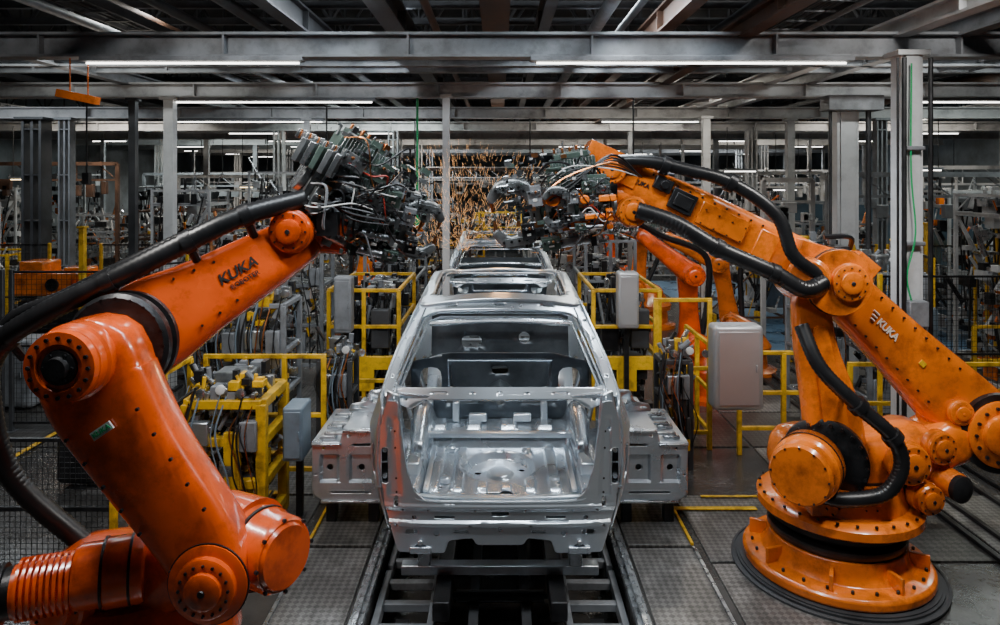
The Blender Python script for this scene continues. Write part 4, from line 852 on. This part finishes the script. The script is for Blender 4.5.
# tooling stations
def station(X0, X1, Y0, Y1, H, seed, label, n=130, levels=(.12,.45,.78), fm=YELLOW, th=.055):
    r = root('tooling_station', ((X0+X1)/2,(Y0+Y1)/2,0), label, 'machine', 'tooling stations'); rs = random.Random(seed); xm = (X0+X1)/2; ym = (Y0+Y1)/2
    p = P()
    for x in (X0,X1):
        for y in (Y0,Y1): p.box((x,y,H/2),(th,th,H))
    for z in tuple(levels)+(H,):
        for y in (Y0,Y1): p.box((xm,y,z),(X1-X0,th*.9,th*.9))
        for x in (X0,X1): p.box((x,ym,z),(th*.9,Y1-Y0,th*.9))
    p.obj('frame', fm, r, bevel=.006)
    P().box((X0+.16,Y0-.03,.36),(.26,.05,.42)).obj('front_panel', fm, r, bevel=.01)
    P().box((X0+(X1-X0)*.62,Y0-.03,.60),(.14,.05,.7 if H < 1.3 else .4)).obj('front_panel', fm, r, bevel=.01)
    P().box((X1-.10,Y0-.04,H*.78),(.15,.08,.26)).obj('grey_box', GREY, r, bevel=.012)
    P().box((X0+.12,Y0-.04,H*.80),(.17,.08,.20)).obj('grey_box', GALV, r, bevel=.012)
    P().box((xm,ym,H+.12),((X1-X0)*.5,(Y1-Y0)*.4,.2)).obj('grey_box', GUNM, r, bevel=.012)
    p = P()
    for i in range(n):
        c = V((rs.uniform(X0+.03,X1-.03),rs.uniform(Y0,Y1-.1),rs.uniform(.2,H*1.18))); p.mt(rs.choice((0,0,1,1,1,2,2,3)))
        if rs.random() < .5: p.box(c, (rs.uniform(.03,.12),rs.uniform(.04,.14),rs.uniform(.03,.14)))
        else: p.cyl(c, c+V((rs.uniform(-.12,.12),0,rs.uniform(.06,.16))), rs.uniform(.010,.03), n=10)
    p.obj('tooling', [DARK, STEEL, GREY, YELLOW], r, bevel=.003)['kind'] = 'stuff'
    for z in levels: P().box((xm,ym,z),(X1-X0-.06,Y1-Y0-.06,.03)).obj('shelf', DARK, r)
    for i in range(14):
        x = rs.uniform(X0,X1); P().tube([(x,Y0-.01,H+rs.uniform(-.1,.15)),(x-.06,Y0-.10,H*.8),(x+rs.uniform(-.1,.1),Y0-.10,H*.5),(x+.05,Y0-.03,.25)],.005+.004*rs.random(),6,6).obj('hose', [BLACK,BLACK,BLUE,COPPER,DARK][i % 5], r)
    for i in range(3): P().lathe((X0+.12+i*.17,Y0+.0,H*1.08+.03*(i % 2)),(0,-1,0),[(.04,0),(.04,.03),(.027,.035)],18).obj('gauge', WHITE if i == 1 else STEEL, r)
    return r
station(-2.68,-2.04,6.0,6.6,1.18,21,'solid yellow framed equipment cage with valves and hoses',n=260,th=.085,levels=(.12,.5,.86))
station(-3.0,-2.84,6.75,7.0,1.0,23,'narrow yellow framed valve stand behind the railing',n=60)
station(-2.75,-2.32,7.5,8.1,1.75,25,'grey framed machine crowded with boxes and hoses',n=180,levels=(.3,.8,1.25),fm=GREY)
station(-3.7,-3.1,8.3,8.9,1.5,27,'dark framed machine crowded with boxes and hoses',n=140,levels=(.3,.8,1.2),fm=DGREY)
station(3.9,4.4,9.0,9.5,2.0,29,'grey framed machine crowded with boxes and hoses',n=180,levels=(.3,.9,1.4),fm=GREY)
station(4.7,5.4,8.9,9.5,1.9,31,'grey framed machine crowded with boxes and hoses',n=180,levels=(.3,.9,1.4),fm=GREY)
station(-3.5,-2.7,10.6,11.3,2.1,37,'grey framed machine crowded with boxes and hoses',n=180,levels=(.3,.9,1.5),fm=GREY)
station(-1.95,-1.62,7.55,7.9,1.15,33,'dark framed valve stand beside the fixture',n=90,fm=DGREY)
station(1.74,2.04,7.5,7.8,1.15,35,'dark framed valve stand beside the fixture',n=90,fm=DGREY)
def cabinet(X, Y, z, w, d, h, m, label, stand=True, name='control_cabinet', post=DARK):
    r = root(name, (X,Y,0), label, 'cabinet')
    P().box((X,Y,z+h/2),(w,d,h)).obj('body', m, r, bevel=min(.05,w*.12), seg=4)
    P().box((X,Y-d/2-.006,z+h/2),(w*.80,.012,h*.86)).obj('door', m, r, bevel=.005)
    P().box((X+w*.34,Y-d/2-.02,z+h*.5),(.015,.02,.07)).obj('handle', m, r, bevel=.004)
    if stand: P().box((X,Y+d*.3,z/2),(.06,.06,z)).box((X,Y,.012),(w*.6,d,.024)).obj('stand', post, r, bevel=.004)
    return r
cabinet(-1.84,6.35,.60,.18,.3,.48,BLUE,'slim blue-grey control box on a stand')
cabinet(-2.90,6.25,.55,.18,.2,.42,CAST,'small grey control box on a stand')
hb = cabinet(2.46,7.32,.72,.52,.24,.88,CAST,'satin grey rounded control cabinet fixed to the railing', stand=False)
P().box((2.62,7.66,1.12),(.05,.44,.05)).box((2.72,7.87,1.12),(.24,.04,.05)).obj('mounting_bracket', GREY, hb, bevel=.004)
cabinet(1.6,8.8,1.25,.26,.22,.70,CAST,'tall grey control box on a slim post')
cabinet(-1.95,8.75,1.2,.22,.2,.70,GREY,'tall grey control box on a slim post')
cabinet(-4.2,7.2,.05,.5,.4,.9,DARK,'dark squat control cabinet behind the railing')
cabinet(5.7,9.8,.05,.6,.5,1.3,BLUE,'blue-grey floor standing control cabinet')
cabinet(-6.7,9.6,.05,.9,.5,.9,GREY,'grey floor standing control cabinet')
cabinet(-4.7,11.2,.05,.9,.6,1.6,GREY,'grey floor standing control cabinet')

def rack(name, w, d, h, fm, seed, label):
    rs = random.Random(seed); r = root(name, (0,0,0), label, 'equipment rack', 'equipment racks'); p = P()
    for x in (-w/2,w/2):
        for y in (-d/2,d/2): p.box((x,y,h/2),(.05,.05,h))
    lv = [.15]+sorted(rs.uniform(.3,h-.2) for _ in range(3))+[h-.03]
    for z in lv:
        for y in (-d/2,d/2): p.box((0,y,z),(w,.04,.04))
        for x in (-w/2,w/2): p.box((x,0,z),(.04,d,.04))
    for i in range(2): p.cyl((-w/2,-d/2,lv[i]),(w/2,-d/2,lv[i+2]),.02,n=6)
    p.obj('frame', fm, r)
    p = P()
    for i in range(170):
        c = V((rs.uniform(-w/2,w/2),rs.uniform(-d/2,d/2),rs.uniform(.1,h*.97))); p.mt(rs.choice((0,0,1,1,2,2,3)))
        if rs.random() < .55: p.box(c, (rs.uniform(.03,.24),rs.uniform(.06,.3),rs.uniform(.03,.22)))
        else: p.cyl(c, c+V((rs.uniform(-.3,.3),0,rs.uniform(.1,.5))), rs.uniform(.010,.04), n=8)
    p.obj('equipment', [DARK,STEEL,LGREY,rs.choice((BLUE,COPPER,YELLOW,ORANGE2))], r)['kind'] = 'stuff'
    for i in range(6):
        x = rs.uniform(-w/2,w/2); P().tube([(x,-d/2-.05,h*.95),(x+rs.uniform(-.2,.2),-d/2-.08,h*.6),(x+rs.uniform(-.2,.2),-d/2-.05,h*.2)],.016,5,4).obj('hose', BLACK, r)
    return r
RK = [rack('equipment_rack',1.6,1.0,2.2,GREY,1,'grey steel equipment rack crowded with pipes and boxes'), rack('equipment_rack',1.2,1.0,2.9,LGREY,2,'tall pale equipment rack with hanging hoses'),
      rack('equipment_rack',2.0,1.2,1.6,YELLOW,3,'yellow framed equipment rack with tooling'), rack('equipment_rack',1.4,1.0,3.3,LGREY,4,'tall pale equipment rack with boxes and pipes'),
      rack('equipment_rack',1.8,1.2,2.4,BROWN,5,'brown steel equipment rack with machinery')]
spots = [(-5.0,13.5),(-6.7,15.2),(-11.0,14.8),(-13.2,13.8),(5.2,15.6),(7.2,15.2),(9.3,14.0),(11.8,14.0),(-5.0,16.4),(-1.6,17.0),(1.6,17.0),(7.7,10.4),(9.5,10.6),(12.0,10.6),
         (-7.6,17.0),(-10.8,18.9),(-13.3,18.9),(8.0,17.9),(10.9,18.3),(14.2,14.0),(-5.2,22.2),(4.9,22.2),(-8,22.4),(8,22.2),(-2.7,22.4),(2.5,22.4),(-11,22.6),(11,22.6),(-13.8,22.6),(13.8,22.6),
         (-4.2,26.2),(4.6,26.2),(-1.6,26.2),(1.8,26.2),(-8.6,26.2),(8.0,26.2),(-12,26.2),(11.4,26.2),(-6,33),(6,33),(-3,33),(3,33),(0,33.2),(-9.5,33),(9.5,33),(-13,33),(13,33)]
for i, (x, y) in enumerate(spots):
    k = RK[i % 5]
    if i < 5: k.location = (x,y,0); k.rotation_euler = (0,0,random.uniform(-.05,.05))
    else: dup(k, (x,y,0), random.uniform(-.05,.05)+(math.pi if random.random() < .5 else 0))
def gantry(X, Y, W, Z, m):
    r = root('pipe_gantry', (X,Y,0), 'steel portal gantry with hanging boxes and lattice beam', 'gantry', 'portal gantries')
    p = P(); p.box((X,Y,Z),(W,.08,.09)); p.box((X,Y,Z-.4),(W,.06,.05))
    n = int(W/.5)
    for i in range(n+1): p.cyl((X-W/2+i*W/n,Y,Z),(X-W/2+min(n,i+(1 if i % 2 else 0))*W/n,Y,Z-.4),.014,n=5)
    for sx in (-1,1): p.box((X+sx*W/2,Y,Z/2),(.08,.08,Z))
    p.obj('portal_frame', m, r)
    for i in range(8):
        x = X+random.uniform(-W/2,W/2)*.9; P().box((x,Y-.1,Z-.5-random.random()*.2),(random.uniform(.08,.3),.12,random.uniform(.12,.32))).obj('hanging_box', m, r, bevel=.01)
for a in ((7.7,12.8,3.4,3.2,GREY),(5.3,12.9,.9,3.1,LGREY),(-10.9,17.2,3,3.5,BROWN),(11.6,16.8,3,3.4,LGREY),(0,20,4.4,3.4,LGREY),(-7,19.6,4,3.2,LGREY),(7,19.6,4,3.3,LGREY),(0,23.6,5,3.5,GREY),(-9,23.6,6,3.3,GREY),(9,23.6,6,3.4,GREY),(0,29.6,6,3.6,LGREY),(-10,30,7,3.4,GREY),(10,30,7,3.4,GREY)): gantry(*a)
P().cyl((-1.24,10.5,2.5),(-1.24,10.5,4.35),.018,n=8).cyl((-1.24,10.5,2.42),(-1.24,10.5,2.52),.04,n=10).obj('green_pole', GREEN, label='thin green pole hanging from the cross beam', cat='pole')
P().box((-4.22,7,3.93),(.4,.1,.08),Rot(0,.2,0)).cyl((-4.3,7,3.95),(-4.3,7,4.35),.008,n=6).cyl((-4.12,7,3.9),(-4.12,7,4.35),.008,n=6).obj('orange_sign_lamp', ORANGE2, label='small orange warning lamp hung from the beam', cat='warning lamp', bevel=.015)
for X, Y in ((-6.2,10.5),(-2.6,10.5),(2.0,10.5),(.6,14),(-1.7,14)):
    P().cyl((X,Y,3.2),(X,Y,4.35),.014,n=6).box((X,Y,3.12),(.1,.08,.18)).obj('pendant_switch', DARK, label='black pendant switch box hanging on a cable', cat='switch box', group='pendant switches')

# sparks: fine glowing metal slivers thrown up between the guns
p = P(); rs = random.Random(5)
for cx, cy, cz, n, sp, R_ in ((-.35,7.0,2.36,420,.46,1.15),(.02,7.2,2.38,300,.5,1.0),(-.60,6.4,2.45,150,.5,.85)):
    for i in range(n):
        a = rs.gauss(-.05,sp); v = V((math.sin(a),rs.uniform(-.25,.25),math.cos(a))).normalized(); t = rs.uniform(.03,1)
        c = V((cx,cy,cz))+v*t*R_+V((rs.gauss(0,.03),0,0))
        l = rs.uniform(.03,.09)
        p.cyl(c, c+v*l, .0006, .0004, n=3)
p.obj('welding_sparks', SPARK, label='tall fan of fine glowing orange welding sparks', cat='sparks', kind='stuff', smooth=False)

# ------------------------------------------------------------------ lights (added area lights, no fixtures modelled)
def area(X, Y, Z, sx, sy, e, col=(1,.97,.92), tgt=None):
    l = bpy.data.lights.new('added_area_light', 'AREA'); l.shape = 'RECTANGLE'; l.size = sx; l.size_y = sy; l.energy = e; l.color = col
    o = bpy.data.objects.new('added_area_light', l); COL.objects.link(o); o.location = (X,Y,Z)
    if tgt: o.rotation_euler = (V(tgt)-V((X,Y,Z))).to_track_quat('-Z','Y').to_euler()
area(-3.0, 3.1, 5.4, 1.4, .2, 145, tgt=(-1.8,3.9,1.8))  # added lights aimed at the two big robots
area(3.6, 3.8, 5.4, 1.4, .2, 195, tgt=(2.4,5.6,1.3))
area(0, 3.0, 5.6, 3.2, .25, 195, (.84,.93,1), tgt=(0,5.6,.9))  # added cool lights over the car body, here and next line
area(-1.3, 7.4, 5.15, .25, 3.5, 195, (.84,.93,1)); area(1.3, 7.4, 5.15, .25, 3.5, 195, (.84,.93,1))
area(-5, 8.4, 5.2, 2.5, .25, 85, (.94,.98,.95)); area(5.5, 8.4, 5.2, 2.5, .25, 110, (.94,.98,.95))
for Y, e in ((12.3,120),(16.5,180),(22.5,310),(29,430)):
    for X in (-9.5,-3.2,3.2,9.5): area(X, Y, 4.8, 3.2, .4, e, random.choice(((1,.93,.80),(.86,.97,.93),(.86,.94,1))))  # added rows of lights to brighten the hall behind
for X, Y in ((-5,9),(5,9),(0,16)):
    area(X, Y, 3.9, 1.2, .3, 9, (1,.90,.78), tgt=(X,Y+.01,7))  # added fill pointing upward to brighten the roof steel
l = bpy.data.lights.new('weld_glow', 'POINT'); l.energy = 14; l.color = (1,.5,.2); l.shadow_soft_size = .1
o = bpy.data.objects.new('weld_glow', l); COL.objects.link(o); o.location = (0,7.6,2.6)
w = bpy.data.worlds.new('world'); scene.world = w; w.use_nodes = True
w.node_tree.nodes['Background'].inputs[0].default_value = (.35,.4,.5,1); w.node_tree.nodes['Background'].inputs[1].default_value = .1

# ------------------------------------------------------------------ camera
cam = bpy.data.cameras.new('camera'); co = bpy.data.objects.new('camera', cam); COL.objects.link(co)
cam.sensor_width = 36; cam.lens = 25.2; cam.shift_y = -.1325; cam.clip_start = .05; cam.clip_end = 200
co.location = (0,0,3.1); co.rotation_euler = (math.radians(90),0,0)
scene.camera = co
